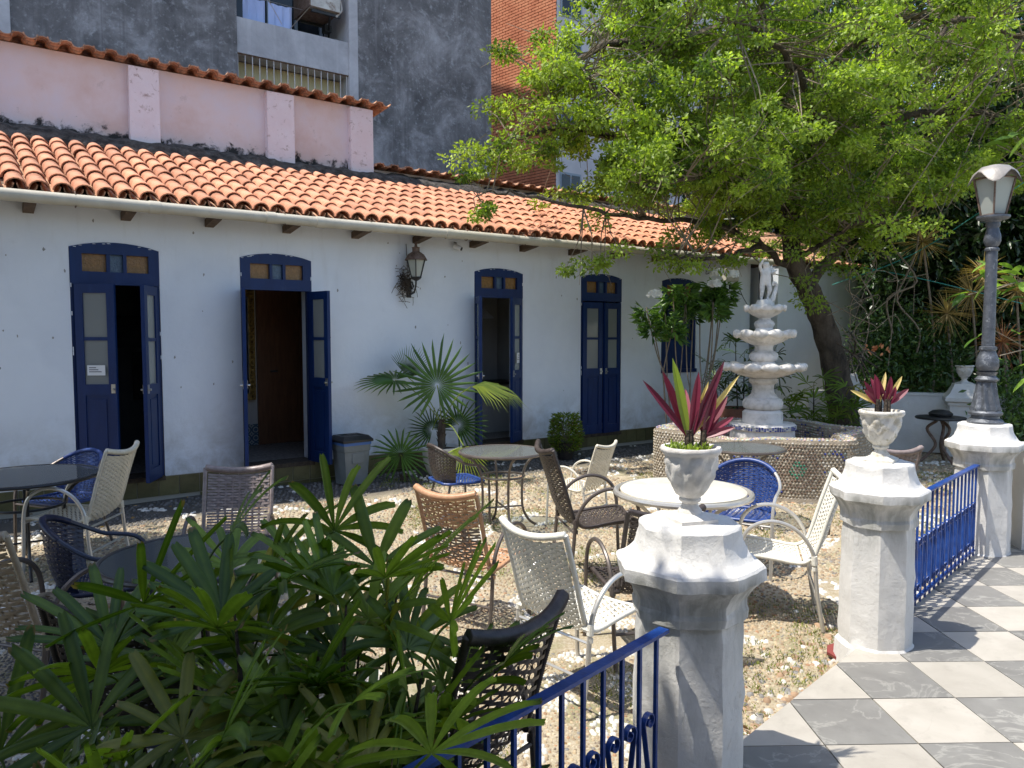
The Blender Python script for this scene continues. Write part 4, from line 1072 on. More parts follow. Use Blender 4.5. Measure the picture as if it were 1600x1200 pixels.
rosette(PIL[0][0], PIL[0][1], z, 'tall plant with crimson and purple sword leaves in the nearest urn', [(a_, b_, c_, d_, e_, f_*.88, g_*.74, h_) for a_, b_, c_, d_, e_, f_, g_, h_ in [
    (-.01, 0, -.62, 0, .80, .30, .034, 0), (-.01, .01, -.36, 0, .95, .29, .042, 0), (-.01, 0, -.20, .02, 1, .33, .045, 2), (0, 0, .10, 0, 1, .27, .044, 0),
    (0, 0, .40, -.02, 1, .34, .042, 0), (.0, .01, .33, .1, 1, .24, .03, 1), (0, 0, .66, 0, .90, .32, .026, 1), (.045, 0, .20, -.05, 1, .21, .044, 0), (.045, .0, .55, .2, .9, .2, .038, 0),
    (.045, 0, .95, -.1, .36, .13, .030, 0), (.045, 0, 1, .1, .26, .11, .03, 0), (.045, .01, -.05, .1, 1, .16, .036, 0), (-.01, 0, .05, .5, .9, .22, .04, 0), (.045, 0, .85, .4, .5, .17, .034, 0), (-.01, 0, -.3, .5, .9, .2, .036, 0)]])
z = 1.067+.262*.95
rosette(PIL[1][0], PIL[1][1], z, 'smaller plant with pink, red and cream leaves in the mossy urn', [
    (-.025, 0, -1, 0, .55, .16, .028, 1), (-.025, 0, -.5, .1, .95, .14, .030, 0), (-.025, 0, -.1, 0, 1, .16, .034, 0), (.02, 0, .15, 0, 1, .15, .034, 0), (.02, 0, .5, 0, .95, .17, .026, 1),
    (.02, 0, -.35, .1, 1, .17, .030, 0), (.035, 0, .85, 0, .7, .13, .032, 0), (.035, 0, .3, -.1, 1, .10, .03, 0), (-.025, 0, -.75, -.1, .8, .11, .028, 0), (-.02, 0, .3, .2, 1, .18, .028, 1), (0, .02, -.2, .4, 1, .15, .03, 0)], False)
t = thing('grassy_plant', 'small green grassy tuft growing in the rear urn', 'plant', (URNP[0], URNP[1], URNP[2]+.24))
mb = MB()
m_dkleaf = leafmat('dark_glossy_leaf', (.018, .05, .014), (.055, .12, .028), .25, .35)
for k in range(70): mb.tv = rnd.random(); a = rnd.uniform(0, 2*PI); blade(mb, (0, 0, 0), (math.cos(a), math.sin(a), rnd.uniform(.3, 1.6)), (0, .1, 1), rnd.uniform(.12, .22), .014, .3, 4)
mb.build('leaf_tuft', m_dkleaf, t, tint=True)

# ------------------------------------------------------------------ blue railings
def spiral(cx, cz, r, turns, a0, dirn, n=16):
    return [(cx+r*(1-.75*k/n)*math.cos(a0+dirn*turns*2*PI*k/n), 0, cz+r*(1-.75*k/n)*math.sin(a0+dirn*turns*2*PI*k/n)) for k in range(n+1)]
def railing(p0, p1, z0, ztop, label, sp=.10):
    v = Vector((p1[0]-p0[0], p1[1]-p0[1])); Ln = v.length
    t = thing('iron_railing', label, 'railing', (p0[0], p0[1], z0), math.atan2(v.y, v.x), 'blue railings between the pillars')
    H_ = ztop-z0
    mb = MB(); mb.box((0, -.019, H_-.012), (Ln, .019, H_)); mb.build('top_rail', m_rail, t)
    mb = MB(); mb.box((0, -.012, .035), (Ln, .012, .045)); mb.build('bottom_rail', m_rail, t)
    n = int(Ln/sp); x = (Ln-n*sp)/2
    for k in range(n+1):
        mb = MB(); xx = min(max(x+k*sp, .008), Ln-.008); mb.box((xx-.006, -.006, 0), (xx+.006, .006, H_-.0125)); mb.build('baluster', m_rail, t)
    for k in range(n):
        c = x+(k+.5)*sp; r_ = sp*.40; mb = MB(); zt, zb = H_*.56, .075
        sg = 1 if k % 2 == 0 else -1
        up = spiral(c-sg*r_*.18, zt, r_*.8, 1.2, 0 if sg > 0 else PI, sg)
        lo2 = spiral(c+sg*r_*.18, zb+.03, r_*.8, 1.2, PI if sg > 0 else 0, sg)
        pts = list(reversed(up))+lo2
        vs = []
        for q in pts: vs.append(Vector(q))
        T_ = [(vs[min(i+1, len(vs)-1)]-vs[max(i-1, 0)]) for i in range(len(vs))]
        rg = []
        for q, tt in zip(vs, T_):
            nn = Vector((-tt.z, 0, tt.x)); nn = nn.normalized() if nn.length else Vector((1, 0, 0))
            rg.append([q+nn*.0022+Vector((0, .009, 0)), q+nn*.0022-Vector((0, .009, 0)), q-nn*.0022-Vector((0, .009, 0)), q-nn*.0022+Vector((0, .009, 0))])
        mb.rings(rg); mb.build('scroll', m_rail, t)
    return t
def lp(t): q = Vector(PIL[0])+(Vector(PIL[1])-Vector(PIL[0])).normalized()*t; return (q.x, q.y)
ld2 = (Vector(PIL[2])-Vector(PIL[1])).normalized()
nd = Vector((-.685, -.728)).normalized()
ra_, rb_ = gnd(1038, 981, .757), gnd(640, 1203, .757); rb_ = rb_+(rb_-ra_).normalized()*1.2
railing((ra_.x, ra_.y), (rb_.x, rb_.y), TZ, .757, 'blue iron railing in the foreground, running down from the nearest pillar to the palm')
railing((PIL[1][0]+ld2.x*.19, PIL[1][1]+ld2.y*.19), (PIL[2][0]-ld2.x*.20, PIL[2][1]-ld2.y*.20), TZ, .785, 'bright blue iron railing between the middle pillar and the lamp pillar')

# ------------------------------------------------------------------ street lamp on the far pillar
lp_ = thing('street_lamp', 'grey cast iron street lamp with a glazed lantern on the far pillar', 'lamp', (PIL[2][0], PIL[2][1], 1.067)); lp_.scale = (.93, .93, .94)
def flute(k_, amp, tw=0):
    return lambda i, a, r, z: (r*(1+amp*math.sin(k_*a+tw*z)), z)
mb = MB(); mb.lathe([(.125, 0), (.13, .015), (.118, .03), (.10, .04), (.098, .06), (.118, .07), (.12, .085), (.105, .10)], 28); mb.build('base_moulding', m_lamp, lp_)
mb = MB(); pr = [(.10, .10), (.100, .12)]+[(.098-.035*(i/10)**.8, .12+.02*i) for i in range(1, 11)]; mb.lathe(pr, 48, mod=flute(9, .10, 14)); mb.build('twisted_shaft', m_lamp, lp_)
mb = MB(); mb.lathe([(.06, .32), (.082, .335), (.085, .345), (.07, .36), (.062, .37), (.066, .385), (.075, .40)], 24); mb.build('ring_moulding', m_lamp, lp_)
mb = MB(); mb.lathe([(.052, .40), (.074, .42), (.082, .45), (.080, .49), (.068, .53), (.054, .56), (.056, .57), (.062, .575), (.062, .595), (.05, .60)], 32, mod=lambda i, a, r, z: (r*(1+.05*math.sin(4*a)*math.sin((z-.4)*17)+.02*math.sin(12*a+60*z)), z)); mb.build('leaf_vase', m_lamp, lp_)
mb = MB(); mb.lathe([(.046, .60), (.043, .9), (.040, 1.33), (.05, 1.335), (.052, 1.35), (.042, 1.36)], 20); mb.build('post', m_lamp, lp_)
mb = MB(); mb.lathe([(.035, 1.36), (.05, 1.38), (.061, 1.41), (.058, 1.45), (.046, 1.49), (.042, 1.51), (.052, 1.53), (.05, 1.55), (.06, 1.565), (.105, 1.575), (.115, 1.585), (.115, 1.60)], 32, mod=lambda i, a, r, z: (r*(1+(.05*math.sin(4*a)*math.sin((z-1.36)*22)+.02*math.sin(12*a+60*z) if z < 1.5 else 0)), z)); mb.build('leaf_capital', m_lamp, lp_)
lantern(lp_, 1.605, .082, .138, .28, 4, m_glamp, m_rust, m_leadroof, rot=R(60))
mb = MB(); n = 32; rg = []
for (r_, z, sag) in ((.168, 1.885, .045), (.14, 1.935, .018), (.085, 1.975, .0), (.0, 1.99, 0)):
    rg.append([(r_*(1+.10*math.cos(4*(a-R(60))))*math.cos(a), r_*(1+.10*math.cos(4*(a-R(60))))*math.sin(a), z-sag*math.cos(4*(a-R(60)))) for a in [2*PI*k/n for k in range(n)]])
mb.rings(rg, True, False, False); rg2 = [[(x, y, z-.006) for x, y, z in r_] for r_ in reversed(rg)]; mb.rings(rg2, True, False, False); mb.build('hood', m_leadroof, lp_, ang=70)

# ================================================================== FOUNTAIN
FC = (2.90, 8.85)
fb = thing('mosaic_fountain', 'three-tiered white stone fountain in a pebble mosaic basin', 'fountain', (FC[0], FC[1], 0))
def basin_r(a): return 1.12+.10*math.cos(6*a+.6)+.03*math.cos(12*a)
NB = 120; hb = .63
mb = MB(); rg = []
for (dr_, z) in ((.02, 0), (0, .05), (0, hb-.04), (-.02, hb), (-.2, hb+.01), (-.235, hb-.03), (-.235, .25)):
    rg.append([((basin_r(a)+dr_)*math.cos(a), (basin_r(a)+dr_)*math.sin(a), z) for a in [2*PI*k/NB for k in range(NB)]])
mb.rings(rg, True, False, True); m_bed2 = M('grey_brown_mortar', [(.20, .165, .12), (.30, .25, .19)], 14, .9, .6); mb.build('basin_wall', m_bed2, fb, ang=60)
# mosaic stones on the basin wall: rows of small domes
V = []; Fm = []; Cm = []
def stone(c, nrm, tx, tz, sx, sz, h, col):
    b = len(V); k = 5; a0 = rnd.uniform(0, 1.2)
    for (rr, hh) in ((1, 0), (.65, 1)):
        for j in range(k):
            a = a0+2*PI*j/k; q = c+tx*(sx*rr*math.cos(a))+tz*(sz*rr*math.sin(a))+nrm*(h*hh); V.append(tuple(q)); Cm.append(col)
    for j in range(k):
        j2 = (j+1) % k; Fm.extend([(b+j, b+j2, b+k+j2), (b+j, b+k+j2, b+k+j)])
    for j in range(1, k-1): Fm.append((b+k, b+k+j, b+k+j+1))
cB = (.02, .04, .26); cW = (.58, .56, .50); cG = (.04, .26, .15)
def motif(a, z):
    if a > PI: a -= 2*PI
    """coloured patches of the basin face, in angle / height"""
    for (ac_, zc, kind) in ((-2.03, .50, 'fan'), (-1.82, .38, 'crescent'), (-1.55, .33, 'flower'), (-2.35, .28, 'blue'), (-1.25, .4, 'crescent'), (-2.7, .42, 'fan'), (-1.72, .15, 'blue')):
        u_ = (a-ac_)*1.1; v_ = z-zc; r_ = math.hypot(u_, v_)
        if kind == 'flower':
            if r_ < .03: return (.2, .15, .12)
            if r_ < .082: return cG
            if .13 < r_ < .15 or .20 < r_ < .22: return (.50, .44, .34)
            if r_ < .25: return (.24, .16, .11)
        if kind == 'fan' and r_ < .12 and v_ > -.08: return cB if (int((math.atan2(v_, u_)+4)*3) % 2 or r_ > .06) else cW
        if kind == 'crescent' and abs(r_-.12) < .026 and u_-v_ < .05: return cB if rnd.random() < .55 else (.32, .38, .34)
        if kind == 'blue' and r_ < .075: return cB if rnd.random() < .7 else cW
    return None
nz = 19
for iz in range(nz):
    z = .03+iz*.0315; na = int(2*PI*1.15/.034)
    for ia in range(na):
        a = 2*PI*(ia+.5*(iz % 2))/na
        if math.sin(a) > .35: continue
        r_ = basin_r(a); c = Vector((r_*math.cos(a), r_*math.sin(a), z+rnd.uniform(-.004, .004)))
        r2 = basin_r(a+.01); tx = Vector((r2*math.cos(a+.01), r2*math.sin(a+.01), 0))-Vector((r_*math.cos(a), r_*math.sin(a), 0)); tx.normalize(); nn = Vector((tx.y, -tx.x, 0))
        col = motif(a, z); s_ = rnd.uniform(.0115, .0160)
        if col is None:
            k = rnd.random(); col = (.50, .44, .34) if k < .62 else (.36, .29, .20) if k < .86 else (.64, .60, .52)
        f_ = rnd.uniform(.55, .95); stone(c, nn, tx, Vector((0, 0, 1)), s_, s_*.95, .009, tuple(x*f_ for x in col))
for ring in range(6):
    na = 190
    for ia in range(na):
        a = 2*PI*(ia+.5*(ring % 2))/na; r_ = basin_r(a)-.03-ring*.032
        col = (.38, .32, .24) if rnd.random() < .6 else (.50, .46, .40) if rnd.random() < .7 else (.12, .16, .34)
        stone(Vector((r_*math.cos(a), r_*math.sin(a), hb+.004)), Vector((0, 0, 1)), Vector((1, 0, 0)), Vector((0, 1, 0)), rnd.uniform(.011, .016), rnd.uniform(.011, .016), .008, tuple(x*rnd.uniform(.8, 1.2) for x in col))
for iz in range(10):                                                # inner far face
    z = .34+iz*.03; na = 180
    for ia in range(na):
        a = 2*PI*ia/na
        if math.sin(a) < -.2: continue
        r_ = basin_r(a)-.235; col = cB if rnd.random() < .15 else (.36, .33, .27) if rnd.random() < .7 else cW
        tx = Vector((-math.sin(a), math.cos(a), 0)); stone(Vector((r_*math.cos(a), r_*math.sin(a), z)), Vector((-math.cos(a), -math.sin(a), 0)), tx, Vector((0, 0, 1)), .013, .012, .008, tuple(x*rnd.uniform(.8, 1.2) for x in col))
npmesh('mosaic_stones', np.array(V), np.array(Fm), m_mosaic, fb, col=np.array(Cm), kind='stuff')
mb = MB(); mb.lathe([(.9, .24), (.9, .26)], 40); mb.build('basin_floor', m_bed2, fb)
# plinth disc with blue and white shards
mb = MB(); mb.lathe([(.44, .25), (.40, .30), (.36, .56), (.355, .62), (.37, .63), (.37, .68), (.355, .695), (.2, .70)], 40); mb.build('plinth_disc', m_stone, fb)
V, Fm, Cm = [], [], []
for row in range(3):
    for ia in range(80):
        a = 2*PI*ia/80; z = .64+row*.017; col = cB if rnd.random() < .5 else cW
        tx = Vector((-math.sin(a), math.cos(a), 0)); stone(Vector((.371*math.cos(a), .371*math.sin(a), z)), Vector((math.cos(a), math.sin(a), 0)), tx, Vector((0, 0, 1)), .014, .009, .004, col)
npmesh('shard_band', np.array(V), np.array(Fm), m_mosaic, fb, col=np.array(Cm), kind='stuff')
def gad(k_, amp): return lambda i, a, r, z: (r*(1+amp*abs(math.sin(k_*a))), z)
mb = MB(); mb.lathe([(.225, .70), (.225, .82), (.20, .845), (.18, .855)], 36); mb.build('pedestal_drum', m_stone, fb)
mb = MB(); mb.lathe([(.18, .855), (.20, .87), (.215, .90), (.215, .94), (.195, .975), (.17, .99)], 60, mod=gad(8, .06)); mb.build('gadrooned_collar', m_stone, fb)
mb = MB(); mb.lathe([(.17, .99), (.165, 1.0), (.13, 1.04), (.118, 1.09), (.125, 1.14), (.155, 1.165), (.165, 1.185), (.155, 1.21), (.12, 1.23), (.11, 1.25)], 36); mb.build('pedestal_neck', m_stone, fb)
def bowl(r, z0, z1, npet, name='shell_bowl'):
    m = MB(); prof = [(.26, -.35), (.42, -.22), (.62, -.02), (.78, .22), (.86, .42), (.96, .40), (1.03, .52), (1.05, .75), (1.0, .95), (.92, 1.0), (.82, .85), (.5, .55), (.2, .45)]
    def mod(i, a, rr, z):
        t = min(1, i/7); f = abs(math.sin(npet*a/2)); fl = (.11*f-.06)*max(0, t-.55)/.45; zz = z
        if i >= 5 and i <= 9: zz = z+(z1-z0)*(.20*(f-.6) if i > 6 else -.22*(f-.5))
        rib = 1+.022*math.sin(npet*2*a)*(1 if i < 5 else 0)
        return rr*(1+fl)*rib, zz
    m.lathe([(r*a, z0+(z1-z0)*b2) for a, b2 in prof], npet*10, mod=mod); m.build(name, m_stone, fb, ang=70)
bowl(.440, 1.255, 1.385, 13)
mb = MB(); mb.lathe([(.12, 1.29), (.145, 1.33), (.15, 1.36), (.13, 1.385), (.125, 1.40)], 36); mb.lathe([(.11, 1.40), (.145, 1.43), (.155, 1.465), (.145, 1.50), (.11, 1.525)], 60, mod=gad(8, .06)); mb.lathe([(.105, 1.525), (.10, 1.56), (.11, 1.60), (.12, 1.625)], 36, cap0=False); mb.build('middle_stem', m_stone, fb)
bowl(.325, 1.63, 1.765, 11)
mb = MB(); mb.lathe([(.09, 1.69), (.115, 1.73), (.118, 1.75), (.10, 1.775), (.09, 1.79)], 30); mb.lathe([(.085, 1.79), (.10, 1.81), (.108, 1.835), (.098, 1.86), (.075, 1.88)], 50, mod=gad(7, .06)); mb.lathe([(.07, 1.88), (.068, 1.91), (.08, 1.945)], 30, cap0=False); mb.build('upper_stem', m_stone, fb)
bowl(.222, 1.94, 2.05, 9)
mb = MB(); mb.lathe([(.10, 2.0), (.105, 2.07), (.09, 2.10), (.085, 2.11)], 20); mb.build('statue_base', m_stone, fb)
# winged child holding a curling fish: a grown skin figure
def skin(name, pts, edges, rad, mat, parent, sub=2):
    me = bpy.data.meshes.new(name); me.from_pydata(pts, edges, []); me.update()
    o = mesh_obj(name, me, mat, parent)
    sm = o.modifiers.new('skin', 'SKIN'); sm.use_smooth_shade = True
    for i, r_ in enumerate(rad):
        q = me.skin_vertices[0].data[i]; q.radius = (r_, r_) if not isinstance(r_, tuple) else r_; q.use_root = (i == 0)
    ss = o.modifiers.new('sub', 'SUBSURF'); ss.levels = sub; ss.render_levels = sub
    return o
bz = 2.10
pts = [(0, 0, .22), (0, 0, .29), (.005, 0, .345), (.0, -.005, .375), (-.005, -.015, .415), (-.01, -.02, .445),
       (.035, .0, .20), (.045, -.03, .12), (.03, 0, .03), (.035, -.035, .008), (-.035, 0, .20), (-.04, -.015, .11), (-.04, .01, .03), (-.05, -.03, .008),
       (.055, 0, .34), (.095, -.03, .30), (.075, -.075, .33), (-.05, 0, .34), (-.075, -.03, .40), (-.04, -.04, .46)]
edg = [(0, 1), (1, 2), (2, 3), (3, 4), (4, 5), (0, 6), (6, 7), (7, 8), (8, 9), (0, 10), (10, 11), (11, 12), (12, 13), (2, 14), (14, 15), (15, 16), (2, 17), (17, 18), (18, 19)]
rad = [.05, .052, .046, .024, .048, .038, .036, .026, .017, .014, .036, .028, .018, .014, .022, .018, .013, .022, .018, .012]
o = skin('cherub', pts, edg, rad, m_stone, fb); o.location = (0, 0, bz)
mb = MB()
for sg in (1,):
    for k in range(6):
        a = R(20+k*17); blade(mb, (sg*.03, .045, .31), (sg*math.cos(a), .25, math.sin(a)), (0, 1, 0), .15-.008*k, .045, .0, 5)
o = mb.build('wing', m_stone, fb); o.location = (0, 0, bz)
mb = MB(); mb.tube([(-.02+.0*k, 0, 0) for k in range(1)]+bez([(.07, -.05, .0), (.085, -.045, .06), (.11, -.03, .12), (.12, -.02, .18), (.09, -.03, .205), (.075, -.03, .17)], 5), [.02]+[.028-.016*k/26 for k in range(26)], 8)
o = mb.build('fish', m_stone, fb); o.location = (0, 0, bz)

# ================================================================== TABLES AND CHAIRS
def ground_at(x, y): return Vector((x, y, .008*math.sin(x*2.1+y)+.007*math.sin(y*3.3-x*1.2)-.012))
def table(x, y, rad, label, tube=m_bronze, top='glass', zt=.705, rz=0.3):
    t = thing('round_table', label, 'table', ground_at(x, y), rz, 'round garden tables')
    C_ = [2*PI*k/40 for k in range(40)]
    mb = MB(); mb.tube([((rad-.008)*math.cos(a), (rad-.008)*math.sin(a), zt-.012) for a in C_], .0135 if top == 'glass' else .019, 8, closed=True); rim = mb.build('rim', tube, t)
    if top != 'glass':
        pass
    mb = MB()
    if top == 'glass': mb.lathe([(rad-.016, zt-.008), (rad-.016, zt-.002)], 48); mb.build('glass_top', m_gtable, t)
    else: mb.lathe([(rad-.05, zt-.02), (rad-.036, zt-.012), (rad-.036, zt+.006), (rad-.045, zt+.012)], 48); mb.build('table_top', m_cream, t)
    for k in range(4):
        a = k*PI/2; c_1, s_1 = math.cos(a), math.sin(a)
        pr = [(rad*.93, zt-.03), (rad*.74, .64), (rad*.56, .56), (rad*.49, .46), (rad*.47, .30), (rad*.50, .17), (rad*.64, .07), (rad*.84, .012)]
        mb = MB(); mb.tube(bez([(r_*c_1, r_*s_1, z) for r_, z in pr], 4), .0115, 7); mb.build('leg', tube, t)
    mb = MB(); mb.tube([(rad*.50*math.cos(a), rad*.50*math.sin(a), .48) for a in C_], .010, 6, closed=True); mb.build('ring', tube, t)
    for k in range(2): mb = MB(); a = k*PI/2; mb.tube([(-rad*.47*math.cos(a), -rad*.47*math.sin(a), .20+.012*k), (rad*.47*math.cos(a), rad*.47*math.sin(a), .20+.012*k)], .008, 6); mb.build('stretcher', tube, t)
    return t

def ribbed(mb, pts, r, pitch=.0085, amp=.0022, n=7):
    P = bez(pts, 10); L = [0]
    for i in range(1, len(P)): L.append(L[-1]+(P[i]-P[i-1]).length)
    N = int(L[-1]/pitch)*2; out = []; rr = []; j = 0
    for k in range(N+1):
        s = L[-1]*k/N
        while j < len(L)-2 and L[j+1] < s: j += 1
        t = (s-L[j])/max(1e-6, L[j+1]-L[j]); out.append(P[j].lerp(P[j+1], t)); rr.append(r+(amp if k % 2 else -amp*.4))
    mb.tube(out, rr, n)
def weave(mb, Pf, nu, nv, hw_v, hw_u, amp=.004, v0=0, v1=1, u0=0, u1=1, style=0, bands=None, solid=None):
    """Pf(u,v) -> (point, unit normal, unit dir along v, unit dir along u)"""
    for i in range(nv):
        v = v0+(v1-v0)*(i+.5)/nv
        mb.mi = 0
        if bands:
            for (b0_, b1_, mi) in bands:
                if b0_ <= v < b1_: mb.mi = mi
        pts = []; sd = []
        m_ = nu*2
        for k in range(m_+1):
            u = u0+(u1-u0)*k/m_; p, nrm, dv, du = Pf(u, v)
            ph = math.cos(PI*(k/2+.5)*1.0+(i % 2)*PI) if style == 0 else math.sin(PI*k/2+PI/2*0+(i % 2)*PI)
            off = amp*ph
            pts.append(p+nrm*off); sd.append(dv)
        mb.ribbon(pts, sd, hw_v)
        # thickness: a slightly offset back face keeps strands readable from behind
    for j in range(nu):
        u = u0+(u1-u0)*(j+.5)/nu; pts = []; sd = []
        if solid and not (solid[0] <= u <= solid[1]): continue
        for i in range(nv+1):
            v = v0+(v1-v0)*i/nv; p, nrm, dv, du = Pf(u, v); pts.append(p+nrm*(.0035 if i % 2 else -.0035)); sd.append(du)
        mb.mi = 0
        if bands: pass
        mb.ribbon(pts, sd, hw_u)
def armchair_mesh(gap=.0):
    W_ = .215
    prof = bez([(.25, 0, .415), (.23, 0, .428), (.05, 0, .415), (-.12, 0, .395), (-.195, 0, .43), (-.235, 0, .53), (-.278, 0, .68), (-.330, 0, .84), (-.350, 0, .90)], 8)
    L = [0]
    for i in range(1, len(prof)): L.append(L[-1]+(prof[i]-prof[i-1]).length)
    def along(v):
        s = v*L[-1]; j = 0
        while j < len(L)-2 and L[j+1] < s: j += 1
        t = (s-L[j])/(L[j+1]-L[j]); p = prof[j].lerp(prof[j+1], t); d = (prof[j+1]-prof[j]).normalized(); return p, d
    def Pf(u, v):
        p, d = along(v); nrm = Vector((-d.z, 0, d.x)); nrm = -nrm if (v < .5 and nrm.z < 0) or (v >= .5 and nrm.x < 0) else nrm
        flat = 1-(2*u-1)**2; sag = .022*flat if v < .42 else (.022+.03*min(1, (v-.42)/.2))*flat
        tip = .018*flat*max(0, (v-.9)/.1)
        q = p+Vector((0, (2*u-1)*W_*(1+.03*(v > .5)*(v-.5)), 0))-nrm*sag-d*tip
        return q, nrm, d, Vector((0, 1, 0))
    return prof, Pf, W_, L[-1]
def armchair(x, y, face, label, cord, tube, scale=1.0, style='fine', bands=None, cord2=None):
    t = thing('woven_armchair', label, 'chair', ground_at(x, y), math.atan2(face[1], face[0]), 'woven garden armchairs'); t.scale = (scale,)*3
    prof, Pf, W_, LL = armchair_mesh()
    mats = [cord]+([cord2] if cord2 else [])
    fine = style == 'fine'
    nv_s, nv_b = (24, 36) if fine else (18, 27); nu = 15 if fine else 9
    hv = .0073 if fine else .0072; hu = .0055 if fine else .0065; am = .005 if fine else .0065
    mb = MB(); weave(mb, Pf, nu, nv_s, hv, hu, am, .02, .42, .04, .96); mb.mi = 0
    for m_i in range(len(mb.m)): mb.m[m_i] = 0
    mb.build('woven_seat', mats, t, ang=80)
    mb = MB(); weave(mb, Pf, nu, nv_b, hv, hu, am, .43, .965, .04, .96, bands=bands, solid=None if fine else (.16, .84)); mb.mi = 0; mb.build('woven_back', mats, t, ang=80)
    mb = MB()
    for sg in (0, 1): ribbed(mb, [Pf(sg, v)[0] for v in [k/14 for k in range(15)]], .0125)
    ribbed(mb, [Pf(u, 0)[0] for u in [k/6 for k in range(7)]], .0125); mb.build('wrapped_rail', mats, t, ang=80)
    mb = MB(); ribbed(mb, [Pf(u, 1)[0] for u in [k/8 for k in range(9)]], .0175 if fine else .023, .009); mb.build('wrapped_top_rail', mats, t, ang=80)
    for sg in (-1, 1):
        yy = sg*(W_+.030)
        mb = MB(); mb.tube(bez([(.245, yy, 0), (.232, yy, .25), (.222, yy, .46), (.185, yy, .575), (.10, yy, .635), (0, yy, .643), (-.10, yy, .60), (-.17, yy, .52), (-.205, yy, .42), (-.225, yy, .22), (-.262, yy, 0)], 5), .0125, 8); mb.build('arm_and_legs', tube, t)
        mb = MB(); mb.tube([(-.204, yy-sg*.035, .425), (-.204, yy+sg*.004, .425)], .0185, 8); mb.tube([(-.206, yy, .40), (-.202, yy, .452)], .0175, 9); mb.tube([(-.206, yy, .365), (-.206, yy, .385)], .016, 9); mb.build('binding', mats[0], t)
    for (sx, sz) in ((-.232, .19), (.225, .40), (-.21, .36)):
        mb = MB(); mb.tube([(sx, -W_-.03, sz), (sx, W_+.03, sz)], .008, 6); mb.build('stretcher', tube, t)
    return t
def tubchair(x, y, face, label, cord, tube, scale=1.0, seatcord=None):
    t = thing('woven_tub_chair', label, 'chair', ground_at(x, y), math.atan2(face[1], face[0]), 'round-backed woven tub chairs'); t.scale = (scale,)*3
    def top(a):      # a: 0 at the back, +-PI/2 at the sides
        k = math.cos(a); return Vector((-.27*k+.0, .285*math.sin(a), .62+.17*max(0, k)**1.2))
    def bot(a):
        k = math.cos(a); return Vector((-.20*k-.01, .225*math.sin(a), .43))
    def Pf(u, v):
        a = (2*u-1)*R(66); p = bot(a).lerp(top(a), v); nr = Vector((math.cos(a), -math.sin(a), 0)); p = p-nr*.02*math.sin(PI*v)
        return p, nr, (top(a)-bot(a)).normalized(), Vector((math.sin(a), math.cos(a), 0)).normalized()
    mb = MB(); weave(mb, Pf, 17, 20, .0068, .006, .004, 0, .98); mb.build('woven_back', cord, t, ang=80)
    def Ps(u, v):
        return Vector((-.215+.44*v, (2*u-1)*(.235*math.sqrt(max(.05, 1-((v-.5)*1.72)**4))), .425-.018*math.sin(PI*u)*math.sin(PI*v))), Vector((0, 0, 1)), Vector((1, 0, 0)), Vector((0, 1, 0))
    mb = MB(); weave(mb, Ps, 15, 26, .0068, .006, .004, .02, .98); mb.build('woven_seat', seatcord or cord, t, ang=80)
    mb = MB(); pts = [Ps(0, v)[0] for v in [.02+.96*k/10 for k in range(11)]]+[Ps(1, v)[0] for v in [.98-.96*k/10 for k in range(11)]]
    ribbed(mb, pts+[pts[0]], .013); mb.build('seat_rim', seatcord or cord, t, ang=80)
    loop = [(.235, -.285, 0), (.23, -.285, .3), (.215, -.287, .50), (.15, -.288, .59)]+[tuple(top(a)) for a in [R(-90+15*k) for k in range(13)]]+[(.15, .288, .59), (.215, .287, .50), (.23, .285, .3), (.235, .285, 0)]
    mb = MB(); mb.tube(bez(loop, 4), .0125, 8); mb.build('arm_and_legs', tube, t)
    mb = MB(); ribbed(mb, [tuple(top(R(-50+10*k))) for k in range(11)], .0165); mb.build('wrapped_top_rail', cord, t, ang=80)
    for sg in (-1, 1):
        mb = MB(); mb.tube([(-.14, sg*.19, .42), (-.20, sg*.215, .2), (-.25, sg*.23, 0)], .0115, 7); mb.build('leg', tube, t)
    for (sx, sy, sz) in ((.225, .28, .40), (-.17, .2, .30)):
        mb = MB(); mb.tube([(sx, -sy, sz), (sx, sy, sz)], .008, 6); mb.build('stretcher', tube, t)
    return t
table(1.10, 4.89, .435, 'cream stone-topped round table with a silver rim behind the nearest pillar', m_silver, 'stone', .715, .5)
table(-.085, 6.74, .385, 'brown framed glass table in front of the third blue door')
table(-1.46, 3.50, .42, 'dark framed glass table half hidden by the foreground palm', m_blacktube, rz=.2)
table(-3.60, 5.62, .50, 'dark framed glass table at the left edge', m_blacktube, rz=.6)
table(2.12, 6.95, .36, 'brown glass-topped table standing before the fountain basin')
def px(x, d): return (x-800)/F*d
armchair(1.62, 4.64, (-.96, .27), 'ivory woven armchair with curved silver arms right of the cream table', m_wwhite, m_silver, .97)
armchair(.60, 5.42, (1, .18), 'dark brown woven armchair leaning back left of the cream table', m_wbrown, m_bronze, 1.06, 'fine')
armchair(.70, 4.15, (-.25, 1), 'dark brown armchair mostly hidden behind the nearest pillar', m_wbrown, m_bronze, .95)
armchair(.34, 3.70, (.72, .66), 'ivory woven armchair seen from behind beside the palm leaves', m_wwhite, m_silver, .96)
armchair(.60, 6.95, (-.82, .57), 'cream woven armchair on the far side of the glass table by the third door', m_wcream, m_creamtube, .84)
armchair(-.21, 4.58, (.50, .86), 'tan woven armchair with a wide brown band across its back', m_wtan, m_bronze, .95, 'wide', [(.52, .76, 1)], m_wtaupe)
tubchair(-.52, 7.05, (.85, .45), 'dark brown tub chair with a bright blue seat left of the glass table', m_wbrown, m_bronze, .93, m_wblue)
armchair(-1.73, 4.66, (.18, -1), 'mauve-brown woven armchair facing the camera beyond the palm', m_wmauve, m_bronze, .96, 'wide')
armchair(-3.22, 5.60, (-1, .0), 'cream woven armchair with silvery arms in front of the first door', m_wcream, m_silver, 1.02)
